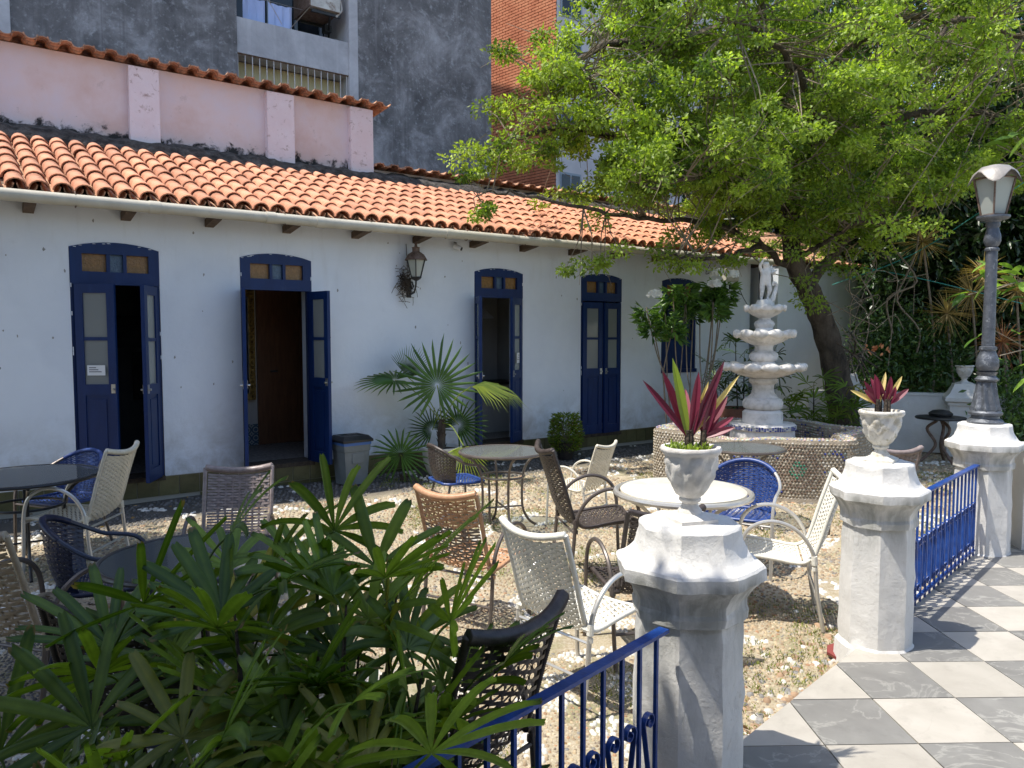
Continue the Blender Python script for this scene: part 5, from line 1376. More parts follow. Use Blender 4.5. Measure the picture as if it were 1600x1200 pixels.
tubchair(-3.62, 6.15, (-.35, -.9), 'blue tub chair behind the glass table at the left edge', m_wblue, m_bronze, .98)
tubchair(-2.20, 4.05, (.92, .40), 'navy tub chair in deep shade at the left side of the hidden glass table', m_wnavy, m_navytube, .98)
armchair(-2.20, 3.52, (.28, .96), 'beige and brown woven armchair cut off by the left edge', m_wbeige, m_bronze, 1.0, 'wide')
armchair(-1.25, 2.70, (.02, 1), 'black woven armchair in the shade at the lower left, back to the camera', m_wblack, m_navytube, 1.0)
armchair(-.25, 2.42, (-.77, .64), 'large dark brown woven armchair behind the foreground railing', m_wbrown, m_bronze, 1.0, 'wide')
tubchair(1.68, 5.60, (-.5, -.85), 'bright blue tub chair with a silver frame right of the cream table', m_wblue, m_silver, .98)
armchair(3.00, 6.35, (-.2, 1), 'mauve-grey woven armchair showing above the middle pillar', m_wmauve, m_bronze, .93, 'wide')
# small dark iron table at the right
p = gnd(1475, 728); t = thing('iron_side_table', 'low black iron table with an ornate leg behind the lamp pillar', 'table', (p.x+.1, p.y+.3, 0), .3)
mb = MB(); mb.lathe([(.05, .56), (.30, .585), (.31, .60), (.30, .615), (.05, .62)], 30); mb.lathe([(.02, .62), (.14, .63), (.15, .66), (.10, .70), (.03, .71)], 20); mb.build('table_top', m_black, t)
for k in range(3):
    a = k*2*PI/3+2.6; mb = MB(); mb.tube(bez([(.04*math.cos(a), .04*math.sin(a), .56), (.16*math.cos(a), .16*math.sin(a), .45), (.05*math.cos(a), .05*math.sin(a), .25), (.14*math.cos(a), .14*math.sin(a), .1), (.24*math.cos(a), .24*math.sin(a), .0)], 5), .02, 7); mb.build('leg', m_rust, t)

# litter bin
sB, _z = wl(546, 760, 8.28)
t = thing('litter_bin', 'grey plastic bin with a black lid and blue rim against the white wall', 'bin', W(sB, 8.22, 0), ROT+.1)
q = lambda a, b2, z: [(-a, -b2, z), (-a+.03, -b2-.012, z), (a-.03, -b2-.012, z), (a, -b2, z), (a, b2, z), (a-.03, b2+.012, z), (-a+.03, b2+.012, z), (-a, b2, z)]
mb = MB(); mb.rings([q(.135, .12, 0), q(.16, .14, .38), q(.166, .145, .385), q(.172, .15, .455)]); mb.build('body', m_bingrey, t)
mb = MB(); mb.rings([q(.176, .154, .455), q(.178, .156, .492)]); mb.build('rim', m_binblue, t)
mb = MB(); mb.rings([q(.195, .172, .49), q(.195, .172, .515), q(.155, .13, .56), q(.13, .105, .562), q(.12, .095, .545)]); mb.box((-.06, -.035, .5625), (.07, .035, .572)); mb.build('lid', m_binblk, t)
mb = MB(); mb.box((-.075, -.16, .25), (.075, -.128, .36)); mb.build('handle_moulding', m_bingrey, t)

# ================================================================== PLANTS
m_palm = leafmat('fan_palm_leaf', (.03, .08, .018), (.10, .20, .04), .35, .4)
m_palmy = leafmat('yellow_palm_leaf', (.12, .18, .03), (.30, .36, .07), .4, .45)  # yellower green for some leaves and the stalks
m_palmdead = leafmat('dry_palm_leaf', (.10, .06, .03), (.22, .15, .07), .2, .8)
def fan_leaf(parent, c, axis, nrm, Rr, n=26, spread=300, droop=.25, mat=None, join=.45, tvb=.4):
    """palmate leaf: pleated disc split into pointed segments"""
    axis = Vector(axis).normalized(); nrm = Vector(nrm); nrm = (nrm-axis*nrm.dot(axis)).normalized(); sd = axis.cross(nrm)
    mb = MB(); c = Vector(c)
    for k in range(n):
        a = R(-spread/2+spread*(k+.5)/n); da = R(spread/n)*.5
        rl = Rr*(1-.25*abs(a/R(spread/2))**1.5)*rnd.uniform(.92, 1.06)
        D_ = axis*math.cos(a)+sd*math.sin(a); mb.tv = min(1, max(0, tvb+rnd.uniform(-.25, .25)))
        def pt(r_, aa, lift):
            d = axis*math.cos(aa)+sd*math.sin(aa); return c+d*r_+nrm*(lift+.10*Rr*math.sin(PI*min(1, r_/Rr))*.5)+Vector((0, 0, -1))*droop*Rr*(r_/Rr)**2.4
        j = join*Rr; h = rl*.8
        wj = da*.98; wh = da*.42*j/h*2.0*.8
        vs = [pt(.02, a, 0), pt(j, a-wj, -.010), pt(j, a, .008), pt(j, a+wj, -.010), pt(h, a-wh, -.004), pt(h, a, .006), pt(h, a+wh, -.004), pt(rl, a+rnd.uniform(-.02, .02), 0)]
        mb.add(vs, [(0, 1, 2), (0, 2, 3), (1, 4, 5, 2), (2, 5, 6, 3), (4, 7, 5), (5, 7, 6)])
    return mb.build('leaf', mat or m_palm, parent, tint=True, ang=80)
def fan_palm(x, y, z0, label, specs, trunk=None):
    t = thing('fan_palm', label, 'palm', (x, y, z0))
    if trunk:
        mb = MB(); H_ = trunk; mb.tube([(0, 0, 0), (0, 0, H_*.5), (.0, 0, H_)], [.045, .05, .03], 9)
        for k in range(40): a = rnd.uniform(0, 2*PI); zz = rnd.uniform(0, H_*.95); mb.tube([(.04*math.cos(a), .04*math.sin(a), zz), (.062*math.cos(a), .062*math.sin(a), zz+.05)], [.008, .002], 4)
        mb.build('trunk', m_trunk, t)
    for (cx, cy, cz, ax, nr, Rr, spread, droop, mat, tv) in specs:
        b0_ = Vector((0, 0, (trunk or 0)*.9)); c = Vector((cx, cy, cz))
        mb = MB(); mid = b0_.lerp(c, .5)+Vector((0, 0, .08)); mb.tube(bez([b0_, mid, c], 5), .006, 5); mb.tv = .5; mb.build('leaf_stalk', m_palmy, t, tint=True)
        fan_leaf(t, c, ax, nr, Rr, 25, spread, droop, mat, .30, tv)
    return t
FPx = at(690, 700, 9.25); px0 = FPx.x
pot = thing('white_plant_pot', 'rounded white pot holding the tall fan palm against the wall', 'pot', (px0, 9.25, 0))
mb = MB(); mb.lathe([(.13, 0), (.17, .04), (.22, .18), (.235, .30), (.25, .33), (.25, .36), (.225, .36), (.21, .32)], 30); mb.build('bowl', m_white, pot)
mb = MB(); mb.lathe([(.212, .325), (.001, .335)], 20); mb.build('soil', m_soil, pot)
mb = MB(); mb.tube([(.02+.02*math.cos(a), -.236, .2+.02*math.sin(a)) for a in [2*PI*k/12 for k in range(12)]], .003, 4, closed=True); mb.build('relief_ring', m_white, pot)
fan_palm(px0, 9.25, .33, 'tall fan palm with spreading star-like leaves in the white pot', [
    (-.04, -.1, .78, (.12, .05, 1), (0, -1, .1), .60, 330, .0, m_palm, .45),
    (-.55, -.05, .84, (-1, .0, .0), (.1, -.30, 1), .52, 300, .10, m_palm, .35),
    (-.42, .05, .88, (.25, .1, .75), (.3, -.8, .5), .42, 120, .05, m_palm, .5),
    (.38, -.35, .78, (1, -.25, .10), (.1, -.22, 1), .66, 110, .50, m_palmy, .25),
    (.30, -.55, .12, (.12, -.25, -1), (.2, -1, .1), .42, 150, .1, m_palmy, .8),
    (.20, .10, .28, (.55, .1, .6), (0, -1, .3), .42, 280, .15, m_palm, .3),
    (-.12, .10, .22, (-.4, .1, .5), (0, -1, .3), .36, 260, .15, m_palm, .3)], .36)
q = at(632, 740, 9.0)
fan_palm(q.x, 8.95, 0, 'low fan palm leaf standing by the olive plinth right of the bin', [(-.02, -.1, .32, (.1, .0, 1), (0, -1, .15), .42, 340, .22, m_palm, .45)], .05)

# strap leaved cane palm (lady palm)
m_cane = leafmat('lady_palm_leaf', (.045, .098, .011), (.19, .285, .038), .38, .42, tips=True)
m_caney = leafmat('yellowing_palm_leaf', (.12, .14, .02), (.32, .30, .05), .3, .45, tips=True)
def frond(parent, base, dirv, petL, n, LL, wd, spread, mat, tv, droop=.25, tilt=None):
    d = Vector(dirv).normalized(); hub = Vector(base)+d*petL+Vector((0, 0, -.05*petL))
    mb = MB(); mb.tv = tv
    mb.tube(bez([base, Vector(base).lerp(hub, .5)+Vector((0, 0, .02)), hub], 4), .0035, 4)
    up = Vector((0, 0, 1)) if abs(d.z) < .85 else Vector((rnd.uniform(-1, 1), rnd.uniform(-1, 1), .2))
    sd = d.cross(up).normalized(); nrm = sd.cross(d).normalized()
    if tilt: q = Matrix.Rotation(tilt, 3, d); sd = q @ sd; nrm = q @ nrm
    for k in range(n):
        a = R(-spread/2+spread*(k+.5)/n)+rnd.uniform(-.07, .07)
        ax = (d*math.cos(a)+sd*math.sin(a)+nrm*rnd.uniform(.0, .22)).normalized(); s2 = ax.cross(nrm).normalized(); n2 = s2.cross(ax)
        L_ = LL*(1-.25*abs(a)/R(spread/2+1))*rnd.uniform(.85, 1.1); w_ = wd*rnd.uniform(.75, 1.2)*(1.1-.35*abs(a)/R(spread/2+1))
        mb.tv = tv0 = min(1, max(.16, tv+rnd.uniform(-.2, .2))); vs = []; m_ = 7; dr = droop*rnd.uniform(.5, 1.5); brn = rnd.random() < .45; nb = len(mb.tint)
        for i in range(m_+1):
            t = i/m_; ww = w_*min(1, .18+t*2.4)*(1-.28*max(0, (t-.8)/.2)**1.2)
            c = hub+ax*L_*t+Vector((0, 0, -1))*dr*L_*t**2.2
            cut = .0 if i < m_ else L_*.02
            vs += [c-s2*ww*.5-n2*ww*.05-ax*cut*1.4, c-s2*ww*.25+n2*ww*.09, c-n2*ww*.06-ax*cut*.8, c+s2*ww*.25+n2*ww*.09+ax*cut*.3, c+s2*ww*.5-n2*ww*.05-ax*cut*2]
        fs = [(5*i+j, 5*i+j+1, 5*i+j+6, 5*i+j+5) for i in range(m_) for j in range(4)]
        mb.add(vs, fs)
        for q_ in range(m_+1):                                   # paler midrib, brown tip
            mb.tint[nb+5*q_+2] = min(1, tv0+.18)
        if brn:
            for q_ in range(5): mb.tint[nb+5*m_+q_] = rnd.choice((0, 0, .1))
    return mb.build('frond', mat, parent, tint=True, ang=100)
def cane_palm(x, y, z0, label, stems, LL=.30, wd=.034, seed=1, mats=(m_cane, m_caney), nl=(6, 10), yel=.1, per=(6, 8), facing=None, dro=(.12, .5), up=0):
    global rnd
    keep = rnd; rnd = random.Random(seed)
    t = thing('lady_palm', label, 'palm', (x, y, z0))
    st = MB()
    for (sx, sy, h, lean) in stems:
        top = Vector((sx+lean[0], sy+lean[1], h)); b0_ = Vector((sx*.6, sy*.6, 0))
        st.tube(bez([b0_, b0_.lerp(top, .5)+Vector((lean[0]*.2, 0, .03)), top], 5), [.010]*8+[.007, .005, .003], 6)
        for k in range(rnd.randint(*per)):
            a = k*2.4+rnd.uniform(-.4, .4); f = 1-k*.10*rnd.uniform(.6, 1.2); base = b0_.lerp(top, max(.35, f))
            el = rnd.uniform(.15, 1.0)*(1 if k > 2 else 1.5)+(up if k < 4 else 0)
            d = Vector((math.cos(a), math.sin(a), el))
            if facing: d = (d+Vector(facing)*rnd.uniform(0, .6)).normalized()
            frond(t, base, d, rnd.uniform(.08, .20)*LL/.3, rnd.randint(*nl), LL*rnd.uniform(.8, 1.15), wd, rnd.uniform(150, 250), mats[1] if rnd.random() < yel else mats[0], rnd.uniform(.15, .85), rnd.uniform(*dro), rnd.uniform(-.5, .5))
    st.build('stem', m_trunk, t); rnd = keep
    return t
fg = cane_palm(-.57, 1.95, 0, 'large lady palm with broad strap leaves filling the lower left foreground', [
    (-.42, .1, .86, (-.10, 0)), (-.30, .2, 1.0, (-.05, .05)), (-.15, 0, 1.0, (.0, 0)), (0, .22, 1.06, (.0, .05)), (.12, .0, 1.02, (.02, 0)), (.20, .18, .98, (.04, .03)), (.28, .0, .86, (.06, 0)),
    (.10, -.25, .84, (.02, -.05)), (-.10, -.30, .78, (0, -.08)), (-.30, -.22, .72, (-.06, -.06)), (-.42, -.28, .56, (-.06, -.06)), (-.55, -.12, .58, (-.1, -.05)), (-.25, -.45, .52, (-.04, -.1)), (.24, -.25, .66, (.06, -.06)), (.34, .10, .74, (.10, 0)),
    (-.05, -.40, .58, (0, -.08)), (.15, .1, .84, (0, 0)), (-.2, .3, .94, (-.04, .05)), (.12, -.42, .54, (.02, -.08)), (-.02, -.1, .7, (0, 0))], .285, .031, 5, per=(9, 11), yel=.08, nl=(7, 10), dro=(.03, .34), up=.35)
# fronds of the yellowing group and dead leaf
keep = rnd; rnd = random.Random(77)
frond(fg, (.26, -.26, .70), (.15, -.5, .25), .10, 11, .28, .032, 330, m_caney, .75, .25)
frond(fg, (.16, -.28, .78), (-.3, -.4, .2), .08, 8, .24, .034, 300, m_caney, .35, .3)
for k in range(5): frond(fg, (.40, .05, .55), (.3+.1*k, -.3+.1*k, -.8), .05, 5, .16, .018, 90, m_palmdead, .5, .4)
rnd = keep
cane_palm(*(lambda p_: (p_.x, p_.y, .0))(at(1165, 600, 11.6)), 'dark lady palm in a brown pot between the flowering shrub and the fountain', [
    (-.3, 0, .95, (-.1, 0)), (0, .1, 1.45, (0, 0)), (.25, 0, 1.2, (.1, 0)), (-.15, -.1, 1.7, (-.05, 0)), (.1, -.1, .8, (.05, 0)), (.35, .05, 1.5, (.1, 0)), (-.4, .1, 1.35, (-.1, 0))], .30, .026, 9, (leafmat('dark_palm_leaf', (.015, .04, .012), (.05, .10, .025), .25, .45), m_cane), yel=.05)  # leaves of a darker green
t = thing('brown_plant_pot', 'brown clay pot under the dark lady palm left of the fountain', 'pot', at(1152, 640, 11.45)*1.0); t.location.z = .0
mb = MB(); mb.lathe([(.22, 0), (.26, .3), (.30, .58), (.31, .62), (.27, .62), (.26, .56)], 24); mb.build('bowl', m_terra, t)
mb = MB(); mb.lathe([(.262, .57), (.001, .58)], 18); mb.build('soil', m_soil, t)
q = at(1262, 640, 10.9)
cane_palm(q.x, 10.6, 0, 'green lady palm clump between the fountain and the leaning trunk', [
    (-.25, 0, .85, (-.15, 0)), (0, .1, 1.05, (0, 0)), (.25, 0, .95, (.15, 0)), (-.1, -.1, .6, (-.1, -.1)), (.12, -.1, .65, (.1, -.1)), (.4, .05, .7, (.1, 0)), (.5, 0, 1.0, (.1, 0))], .30, .028, 15, yel=.12)

# bushy pot plant by the fourth door
q = at(882, 690, 10.75)
t = thing('bushy_pot_plant', 'small bushy green plant in a dark pot left of the fourth door', 'plant', (q.x, 10.5, 0))
mb = MB(); mb.lathe([(.10, 0), (.15, .22), (.16, .24), (.14, .24)], 18); mb.build('pot', m_black, t)
N = 2600; ang = nrs.uniform(0, 2*PI, N); hh = nrs.uniform(.12, .62, N); rr = .20*np.sqrt(nrs.rand(N))*(1.15-np.abs(hh-.32)*1.1)
C = np.stack([rr*np.cos(ang), rr*np.sin(ang), hh], 1); Dd = np.stack([np.cos(ang), np.sin(ang), nrs.uniform(-.4, 1, N)], 1)
leaf_cloud('foliage', C, Dd, nrs.uniform(.04, .07, N), np.full(N, .016), m_cane, nrs.rand(N), t)
mb = MB()
for k in range(9): a = k*.7; mb.tube([(0, 0, .2), (.13*math.cos(a), .13*math.sin(a), .55)], .004, 4)
mb.build('stem', m_twig, t)

# white-flowered shrub with tall bare stems
q = at(1075, 690, 10.9)
t = thing('white_flowering_shrub', 'tall thin-stemmed shrub with white flower heads before the far window', 'shrub', (q.x, 10.7, 0))
m_fl = leafmat('shrub_leaf', (.04, .10, .02), (.13, .24, .05), .35, .35)
m_petal = M('white_petal', [(.78, .78, .74)], 9, .7, .0)
tips = []
mb = MB()
for (bx, forks) in ((-.34, [(-.62, 2.10), (-.40, 2.0)]), (-.18, [(-.10, 2.2), (-.30, 2.35)]), (-.05, [(.05, 2.15), (-.12, 2.4)]), (.12, [(.12, 2.3), (.34, 2.3)]), (.26, [(.22, 2.15), (.42, 2.15)]), (-.42, [(-.56, 1.9), (-.30, 1.85)]), (.16, [(.30, 2.42), (.44, 2.4)])):
    kz = rnd.uniform(.95, 1.2); b0_ = (bx*.7, rnd.uniform(-.1, .1), 0); k_ = (bx, rnd.uniform(-.1, .1), kz); mb.tube([b0_, k_], .012, 6)
    for (tx_, tz_) in forks:
        tp = (tx_, rnd.uniform(-.22, .22), tz_); mb.tube(bez([k_, ((bx*.5+tx_*.5), tp[1]*.5, kz+.35), tp], 4), .009, 5); tips.append(tp)
mb.build('stem', m_twig, t)
CC = []; DD = []
for tp in tips:
    for k in range(95):
        a = rnd.uniform(0, 2*PI); el = rnd.uniform(-.9, .7); CC.append((tp[0]+.07*math.cos(a), tp[1]+.07*math.sin(a), tp[2]-rnd.uniform(0, .22))); DD.append((math.cos(a), math.sin(a), el))
N = len(CC); leaf_cloud('foliage', np.array(CC), np.array(DD), nrs.uniform(.12, .2, N), nrs.uniform(.035, .055, N), m_fl, nrs.rand(N), t)
for (fx, fz) in ((-.60, 2.20), (-.14, 2.50), (.24, 2.48), (.20, 2.34), (.44, 2.46)):
    mb = MB()
    for k in range(26):
        a = rnd.uniform(0, 2*PI); e_ = rnd.uniform(0, 1); c = Vector((fx+.085*math.cos(a)*(1-e_*.5), -.34+.07*math.sin(a), fz+.04+.05*e_))
        for j in range(4): b2 = j*PI/2+a; blade(mb, c, (math.cos(b2), rnd.uniform(-.3, .1), math.sin(b2)), (0, -1, .5), .038, .034, 0, 3, .1)
    mb.build('flower_head', m_petal, t, kind='stuff')

# ------------------------------------------------------------------ big tree over the courtyard
m_crown = leafmat('bright_feathery_leaf', (.065, .125, .015), (.31, .41, .065), .48, .5, (1.35, 1.45, .45))
base = gnd(1318, 668); TY = 11.2
tree = thing('leaning_tree', 'large leaning tree whose bright feathery crown covers the right half of the courtyard', 'tree', (at(1318, 668, TY).x, TY, 0))
off = tuple(tree.location)
def P3(*a): return [at(*q) for q in a]
trunk = P3((1326, 720, 11.2), (1316, 640, 11.2), (1304, 570, 11.2), (1284, 500, 11.1), (1262, 450, 11.0), (1240, 405, 10.9), (1236, 340, 10.8), (1242, 270, 10.7), (1222, 190, 10.6), (1205, 100, 10.4), (1190, -20, 10.2), (1175, -160, 10.0))
mb = MB(); tp = bez(trunk, 6); rr = [max(.05, .235-.185*(k/len(tp))**.75) for k in range(len(tp))]; rr = [r_*(1+.06*math.sin(k*1.7)) for k, r_ in enumerate(rr)]; mb.tube(tp, rr, 14); mb.build('trunk', m_trunk, tree, off, ang=80)
limbs = [
    (P3((1250, 430, 10.95), (1190, 385, 10.7), (1120, 352, 10.3), (1030, 345, 9.9), (930, 330, 9.5), (820, 305, 9.3), (760, 300, 9.2)), .050),
    (P3((1238, 330, 10.8), (1160, 262, 10.4), (1060, 225, 10.0), (960, 215, 9.7), (860, 200, 9.4), (790, 225, 9.3)), .09),
    (P3((1222, 190, 10.6), (1140, 120, 10.2), (1050, 80, 9.8), (960, 70, 9.6), (880, 110, 9.5), (850, 150, 9.4)), .08),
    (P3((1205, 100, 10.4), (1120, 0, 10.0), (1020, -60, 9.7), (930, -90, 9.5)), .075),
    (P3((1262, 450, 11.0), (1320, 370, 11.3), (1370, 270, 11.5), (1420, 170, 11.6), (1470, 60, 11.7), (1510, -60, 11.9)), .085),
    (P3((1242, 270, 10.7), (1320, 215, 10.3), (1420, 180, 10.0), (1520, 175, 9.8), (1610, 200, 9.7)), .08),
    (P3((1222, 190, 10.6), (1300, 100, 10.0), (1390, 40, 9.6), (1500, 30, 9.3), (1600, 60, 9.2)), .08),
    (P3((1236, 340, 10.8), (1210, 300, 9.9), (1150, 260, 9.2), (1080, 280, 8.8), (1000, 290, 8.6)), .06),
    (P3((1242, 270, 10.7), (1270, 200, 9.8), (1250, 120, 9.2), (1200, 60, 8.8), (1120, 30, 8.6)), .07),
    (P3((1320, 370, 11.3), (1400, 330, 10.9), (1470, 300, 10.6), (1540, 280, 10.4)), .06),
    (P3((1190, -20, 10.2), (1280, -100, 10.0), (1400, -140, 10.0)), .06),
    (P3((1190, 385, 10.7), (1140, 400, 9.9), (1080, 400, 9.5), (1040, 395, 9.3)), .04),
    (P3((1240, 405, 10.9), (1290, 380, 10.3), (1340, 350, 10.0), (1420, 345, 9.8)), .045),
    (P3((1060, 225, 10.0), (1000, 160, 9.4), (930, 130, 9.2), (880, 60, 9.1)), .04)]
allp = []
for (pts, r0) in limbs:
    q = bez(pts, 6); n = len(q); mb = MB(); mb.tube([p_+Vector((rnd.gauss(0, .02), rnd.gauss(0, .02), rnd.gauss(0, .02)))*(0 < i < n-1) for i, p_ in enumerate(q)], [max(.012, r0*(1-.8*i/n)) for i in range(n)], 7)
    mb.build('limb', m_trunk, tree, off, ang=80)
    for i, p_ in enumerate(q):
        if i > n*.12: allp.append((p_, i/n))
clumps = []; tw = MB()
def crown_ok(c):
    d = c.y; X_ = 800+F*c.x/d*1.0; r_ = c-Vector((0, 0, CAM_H)); yv = r_.y*math.cos(TH)-r_.z*math.sin(TH); zv = r_.y*math.sin(TH)+r_.z*math.cos(TH)
    return 800+F*c.x/yv, 600-F*zv/yv
# the crown thins out towards its real outline: lower-left edge rises away from the trunk, a few sprays hang lower
def low_limit(x):                       # lowest z the foliage reaches, by world x (m)
    return np.interp(x, [-1.2, -.3, .6, 1.6, 2.6, 3.6, 4.6, 5.6, 7, 9], [4.1, 3.7, 3.6, 3.35, 3.0, 2.85, 2.95, 3.3, 3.5, 3.8])
def high_limit(x):
    return np.interp(x, [-1.2, -.4, .2, .7, 1.3, 2.0], [4.0, 4.3, 4.9, 5.8, 7.5, 12])
tries = 0; boughs = 0
while boughs < 560 and tries < 20000:
    tries += 1
    p_, f = rnd.choice(allp)
    sg = .34+.32*(p_.z > 4.5)+.16*(p_.x > 2)
    c = p_+Vector((rnd.gauss(0, sg), rnd.gauss(0, sg*1.2), rnd.gauss(.05, sg*.8)))
    if c.z < low_limit(c.x)+rnd.uniform(-.1, .3) or c.z > high_limit(c.x) or c.y < 7.6: continue
    if .9 < c.x < 2.0 and 3.9 < c.z < 5.0 and rnd.random() < .6: continue
    if c.x < 1.1 and rnd.random() < .45: continue
    boughs += 1; k = rnd.randint(2, 5); ax = Vector((rnd.gauss(0, .2), rnd.gauss(0, .2), rnd.gauss(0, .06)))
    for q in range(k): clumps.append((c+ax*(q-k/2)*.8+Vector((rnd.gauss(0, .09), rnd.gauss(0, .09), rnd.gauss(0, .06))), p_))
NCL = len(clumps)
sprays = [(1070, 415, 9.6), (945, 395, 9.4), (905, 415, 9.4), (1035, 405, 9.5), (760, 330, 9.1), (740, 240, 9.2), (735, 270, 9.2), (790, 80, 9.4), (860, 70, 9.5), (1250, 440, 9.9), (1300, 420, 10), (1270, 470, 10.2), (1130, 410, 9.8), (1245, 300, 9.9), (1260, 345, 9.9), (1265, 490, 10.1), (1230, 400, 9.7), (1340, 430, 10.1), (1395, 330, 9.9), (770, 235, 9.2), (830, 130, 9.3)]
for s in sprays:
    c = at(*s); near = min(allp, key=lambda a: (a[0]-c).length)[0]
    for k in range(1 if s[0] > 1200 else 3): clumps.append((c+Vector((rnd.gauss(0, .07), rnd.gauss(0, .08), rnd.gauss(0, .07))), near))
for i, (c, p_) in enumerate(clumps):
    if i % 2 == 0 or i >= NCL:
        m1 = p_.lerp(c, .5)+Vector((rnd.gauss(0, .07), rnd.gauss(0, .07), rnd.gauss(.04, .07))); tw.tube([p_, m1, c], [.012, .008, .004], 3, caps=False)
for k in range(1700):                        # fine bare twigs
    c, p_ = rnd.choice(clumps); d = Vector((rnd.gauss(0, 1), rnd.gauss(0, 1), rnd.gauss(-.1, .8))).normalized()*rnd.uniform(.15, .5); tw.tube([c, c+d*.5+Vector((rnd.gauss(0, .03),)*3), c+d], [.006, .004, .002], 3, caps=False)
tw.build('twigs', m_twig, tree, off, smooth=False, kind='stuff')
def clump_leaves(cl, per, Lr, Wr, rad, droop=.35):
    n = len(cl)*per; C0 = np.repeat(np.array([tuple(c) for c in cl]), per, axis=0); rc = np.repeat(nrs.uniform(.5, 1.35, len(cl))*rad, per)
    d = nrs.normal(size=(n, 3)); d /= np.linalg.norm(d, axis=1, keepdims=True); r_ = rc*nrs.rand(n)**.5
    C = C0+d*r_[:, None]*np.array([1.15, 1.15, .62]); Dr = d*.8+nrs.normal(0, .45, (n, 3)); Dr[:, 2] -= droop*.6
    t_ = np.clip(np.repeat(nrs.normal(.55, .27, len(cl)), per)+nrs.normal(0, .12, n), 0, 1)
    return C, Dr, nrs.uniform(*Lr, n), nrs.uniform(*Wr, n), t_
C, Dr, L_, W_, t_ = clump_leaves([c for c, p_ in clumps], 90, (.035, .075), (.024, .042), .165)
C -= np.array(off)
o = leaf_cloud('crown', C, Dr, L_, W_, m_crown, t_, tree)

# hanging vines and bare shoots by the annex corner
keep = rnd; rnd = random.Random(41)
VL = ['bare vine hanging straight down the right edge of the annex wall', 'vine crossing the annex wall low down towards its corner', 'long vine swinging left from the crown into the vine knot', 'thick vine hanging nearly plumb right of the annex corner', 'rightmost bare vine hanging before the dark bushes', 'short vine looping off the trunk across the annex wall', 'vine running down leftward from the crown to the trunk foot']
for vi, (x0, y0, x1, y1, d) in enumerate(((1352, 300, 1342, 590, 10.6), (1330, 330, 1350, 560, 10.8), (1410, 300, 1375, 560, 11.2), (1392, 260, 1400, 520, 11.3), (1440, 300, 1420, 560, 11.4), (1320, 440, 1352, 540, 10.7), (1360, 330, 1330, 600, 10.9))):
    a, b2 = at(x0, y0, d), at(x1, y1, d+.2); pts = [a.lerp(b2, k/6)+Vector((rnd.gauss(0, .12), rnd.gauss(0, .08), rnd.gauss(0, .05))) for k in range(7)]
    mb = MB(); mb.tube(bez(pts, 4), rnd.choice((.007, .010, .014)), 5)
    for k in range(2):
        p_ = pts[rnd.randint(1, 5)]; mb.tube(bez([p_, p_+Vector((rnd.gauss(0, .2), 0, rnd.gauss(.1, .15))), p_+Vector((rnd.gauss(0, .4), 0, rnd.gauss(-.1, .3)))], 4), .006, 4)
    o = mb.build('hanging_vine', m_twig, None, tuple(a)); o.location = a
    tag(o, VL[vi], 'vine', 'vines hanging by the annex corner')
mb = MB(); c0 = at(1335, 555, 10.6)                                 # knot of woody stems
for k in range(10):
    a = rnd.uniform(0, 2*PI); r_ = rnd.uniform(.18, .38); mb.tube(bez([c0, c0+Vector((.5*r_*math.cos(a), rnd.gauss(0, .05), .5*r_*math.sin(a)+.05)), c0+Vector((r_*math.cos(a), rnd.gauss(0, .1), r_*math.sin(a)))], 4), .011, 5)
o = mb.build('vine_knot', m_trunk, None, tuple(c0)); o.location = c0; tag(o, 'dark woody vine knot spreading over the right end of the annex wall', 'vine')
rnd = keep

# teal lines strung across the bushes
wire('teal_line', [at(1300, 445, 11.5), at(1430, 395, 11.4), at(1600, 285, 10.5)], .006, m_teal, 'teal line rising to the right in front of the dark bushes', 'line')
wire('teal_line', [at(1350, 418, 11.6), at(1450, 438, 11.5), at(1600, 475, 11.2)], .006, m_teal, 'teal line sagging to the right below the other one', 'line')

# ------------------------------------------------------------------ dark trees behind the low wall
m_hedge = leafmat('dark_broad_leaf', (.008, .022, .007), (.028, .062, .016), .18, .35)
m_hedge2 = leafmat('mid_green_broad_leaf', (.02, .05, .012), (.06, .12, .028), .25, .35)
def bush(name, label, cx, cy, h, rx, ry, n, Lr, mat, z0=0.0, trunk=True, group='dense trees behind the low wall', seed=3, tmean=.4):
    st = np.random.RandomState(seed)
    t = thing(name, label, 'tree', (cx, cy, 0), 0, group)
    if trunk:
        mb = MB()
        for k in range(4):
            a = k*1.7; mb.tube(bez([(0, 0, 0), (.15*rx*math.cos(a), .15*ry*math.sin(a), h*.4), (.5*rx*math.cos(a), .5*ry*math.sin(a), h*.85)], 4), [.11, .1, .1, .09, .09, .08, .07, .05, .04], 7)
        mb.build('trunk', m_trunk, t)
    nc = n//40; d = st.normal(size=(nc, 3)); d /= np.linalg.norm(d, axis=1, keepdims=True); rr = .45+.55*st.rand(nc)**.4
    c = d*rr[:, None]*np.array([rx, ry, (h-z0)/2])+np.array([0, 0, (h+z0)/2])
    C = np.repeat(c, 40, axis=0)+st.normal(0, .20, (nc*40, 3)); N = len(C)
    Dr = st.normal(size=(N, 3)); Dr[:, 2] -= .5
    ok = C[:, 2] > .05; tt = np.clip(np.repeat(st.normal(tmean, .25, nc), 40)+st.normal(0, .1, N), 0, 1)
    L_ = st.uniform(*Lr, N)
    leaf_cloud('crown', C[ok], Dr[ok], L_[ok], L_[ok]*.38, mat, tt[ok], t)
    return t
bush('dense_tree', 'dark broad-leaved tree directly behind the annex corner', 8.1, 13.5, 6.2, 1.7, 1.3, 26000, (.12, .22), m_hedge, seed=3)
bush('dense_tree', 'dark broad-leaved tree behind the rear urn', 9.6, 13.2, 6.8, 1.9, 1.3, 26000, (.12, .22), m_hedge, seed=4)
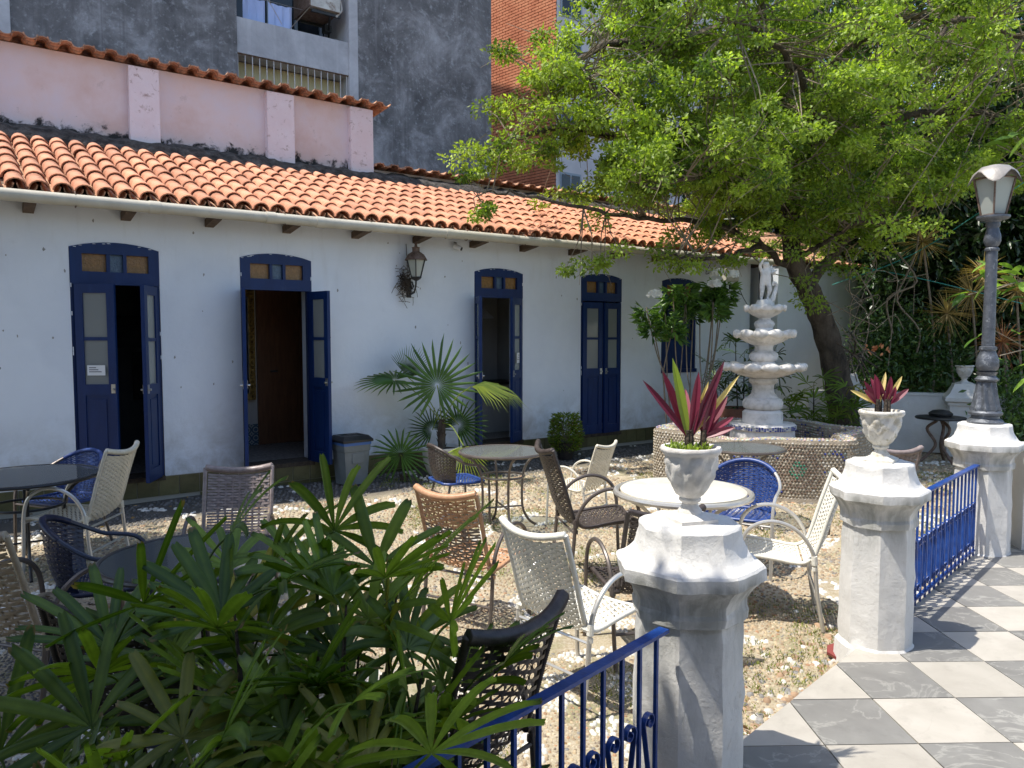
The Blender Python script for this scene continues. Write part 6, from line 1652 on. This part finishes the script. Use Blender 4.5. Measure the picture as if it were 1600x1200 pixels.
bush('dense_tree', 'dark tall tree filling the right edge behind the lamp', 10.9, 12.6, 7.4, 1.9, 1.5, 24000, (.12, .22), m_hedge, seed=5)
bush('dense_tree', 'high tree top showing above the dark bushes, behind the bright crown', 8.2, 16.0, 9.5, 3.6, 1.8, 30000, (.12, .22), m_hedge2, 4.0, seed=6)
bush('dense_tree', 'dark tree top far right below the patch of sky', 12.6, 15.5, 8.6, 2.4, 1.8, 20000, (.12, .22), m_hedge2, 2.0, seed=7)
bush('leafy_bush', 'mid green shrub growing over the low wall right of the tree', 6.15, 11.9, 1.9, .75, .35, 5200, (.07, .13), m_hedge2, .8, False, None, 8, .6)
bush('leafy_bush', 'bright green shrub at the right edge beyond the lamp', *(lambda q: (q.x+.25, q.y))(at(1590, 620, 10.2)), 1.25, .5, .4, 2800, (.07, .12), m_hedge2, .1, False, None, 9, .8)
bush('dense_tree', 'dark tree farthest back, filling the gap behind the hanging vines', 9.4, 15.4, 5.6, 3.2, .9, 26000, (.14, .24), m_hedge, seed=12)
bush('dense_tree', 'dark tree behind the annex roof, seen through the fork of the leaning tree', 6.4, 17.6, 7.4, 2.6, 1.2, 26000, (.14, .24), m_hedge, 2.6, seed=21)
# a bougainvillea-like orange sprig
m_big = leafmat('large_light_leaf', (.07, .15, .03), (.22, .36, .07), .35, .3)
for (xx, yy, dd_, nn_, lab) in ((1585, 440, 8.6, 34, 'branch of large glossy light green leaves at the right edge, beside the lamp post'), (1598, 250, 9.0, 14, 'few large light leaves at the right edge above the lamp hood'), (1592, 550, 8.2, 12, 'large pale green leaf spray low at the right edge')):
    c = at(xx, yy, dd_); t = thing('broad_leaf_branch', lab, 'branch', c)
    mb = MB(); ends = []
    for k in range(7):
        e = Vector((rnd.uniform(-.35, .3), rnd.uniform(-.1, .3), rnd.uniform(-.2, .3))); mb.tube(bez([(.6, .4, -.1), (.25, .2, .02), e], 4), .006, 4); ends.append(e)
    mb.build('stem', m_twig, t); mb = MB()
    for k in range(nn_):
        e = ends[k % 7]; mb.tv = rnd.random(); blade(mb, e+Vector((rnd.gauss(0, .07), rnd.gauss(0, .07), rnd.gauss(0, .07))), (rnd.gauss(-.3, 1), rnd.gauss(0, 1), rnd.gauss(-.3, .5)), (rnd.gauss(0, .3), rnd.gauss(0, .3), 1), rnd.uniform(.16, .26), .085, .2, 5, .12)
    mb.build('foliage', m_big, t, tint=True)
t = thing('orange_leaf_sprig', 'small sprig of orange-pink leaves before the dark bushes', 'sprig', at(1370, 545, 11.2)); mb = MB()
for k in range(16): mb.tv = rnd.random(); blade(mb, (rnd.gauss(0, .09), 0, rnd.gauss(0, .03)), (rnd.gauss(0, 1), -.3, rnd.gauss(0, 1)), (0, -1, .3), .07, .035, 0, 3)
mb.build('foliage', leafmat('orange_leaf', (.45, .14, .06), (.7, .3, .16), .3, .5), t, tint=True)

# spiky dragon trees
m_spike = leafmat('bronze_spiky_leaf', (.20, .15, .06), (.46, .34, .17), .3, .5)
m_spiker = leafmat('reddish_spiky_leaf', (.22, .08, .05), (.44, .22, .14), .3, .5)
def dragon(cx, cy, d, L, label, mat, n=80, foot=None):
    c = at(cx, cy, d); f = Vector(foot) if foot else Vector((c.x+rnd.uniform(.2, .5), 11.65, 0)); f.z = 0
    t = thing('dragon_tree', label, 'tree', f, 0, 'spiky dragon trees in the dark bushes')
    cc = c-f; mb = MB(); mb.tube(bez([(0, 0, 0), cc*.5+Vector((rnd.gauss(0, .08), 0, 0)), cc], 6), .016, 6); mb.build('trunk', m_twig, t)
    mb = MB()
    for k in range(n):
        v = Vector((rnd.gauss(0, 1), rnd.gauss(0, 1), rnd.gauss(.15, .9))).normalized(); mb.tv = rnd.random(); blade(mb, cc+v*.01, v, (0.1, 0, 1) if abs(v.z) < .8 else (1, 0, 0), L*rnd.uniform(.75, 1.1), .022, .12, 5, .3)
    mb.build('crown', mat, t, tint=True)
dragon(1442, 378, 11.6, .42, 'dragon tree head highest in the bushes, left of the lamp lantern foot', m_spike)
dragon(1480, 490, 11.5, .46, 'bronze dragon tree head left of the lamp post, lower of the two there', m_spike)
dragon(1518, 460, 11.5, .50, 'largest bronze dragon tree head touching the lamp post', m_spike)
dragon(1566, 535, 11.4, .42, 'reddish dragon tree head right of the lamp post, at mid height', m_spiker)
dragon(1588, 455, 11.5, .40, 'dragon tree head at the right edge behind the light green leaves', m_spike)
dragon(1535, 425, 11.6, .38, 'small dragon tree head partly hidden behind the lamp post', m_spike)

# ------------------------------------------------------------------ shade tree standing left of the view; it shades the left of the courtyard
m_shade = leafmat('shade_tree_leaf', (.03, .07, .015), (.08, .15, .03), .2, .5)
shx, shy = -5.6, 1.6
t = thing('shade_tree', 'broad leafy tree standing just left of the view, shading the palm and the left tables', 'tree', (shx, shy, 0))
mb = MB(); mb.tube(bez([(0, 0, 0), (.1, 0, 1.5), (.2, .1, 3.2), (.6, .1, 4.6)], 5), [.26-.012*k for k in range(16)], 12); mb.build('trunk', m_trunk, t)
SHC = []
def shade_blob(cx, cy, cz, rx, ry, rz, n):
    for k in range(n):
        v = nrs.normal(size=3); v /= np.linalg.norm(v); v *= nrs.rand()**.4; SHC.append((cx+v[0]*rx, cy+v[1]*ry, cz+v[2]*rz))
shade_blob(-3.25, 1.2, 5.0, 1.35, 1.3, .6, 340)
shade_blob(-4.6, 2.6, 5.2, 1.6, 1.5, .7, 420)
shade_blob(-5.6, 3.3, 5.2, 1.2, 1.2, .6, 220)
shade_blob(-2.55, .25, 5.0, .9, 1.0, .5, 240)
shade_blob(-1.95, .75, 5.0, 1.15, 1.05, .45, 230)
shade_blob(-1.80, 1.30, 5.0, .85, .45, .3, 260)
shade_blob(-4.9, 4.4, 5.3, 1.0, 1.5, .6, 620)
shade_blob(-4.3, 3.2, 5.2, .8, 1.0, .5, 300)
mb = MB()
for k in range(18):
    e = Vector(SHC[rnd.randint(0, len(SHC)-1)])-Vector((shx, shy, 0)); mb.tube(bez([(.2, .1, 3.2), (.5*e.x+.1, .5*e.y, 4.3), e], 5), [.09-.007*q for q in range(11)], 6)
mb.build('limb', m_trunk, t)
C, Dr, L_, W_, t_ = clump_leaves([Vector(c) for c in SHC], 46, (.10, .16), (.05, .08), .30)
C -= np.array((shx, shy, 0)); leaf_cloud('crown', C, Dr, L_, W_, m_shade, t_, t)
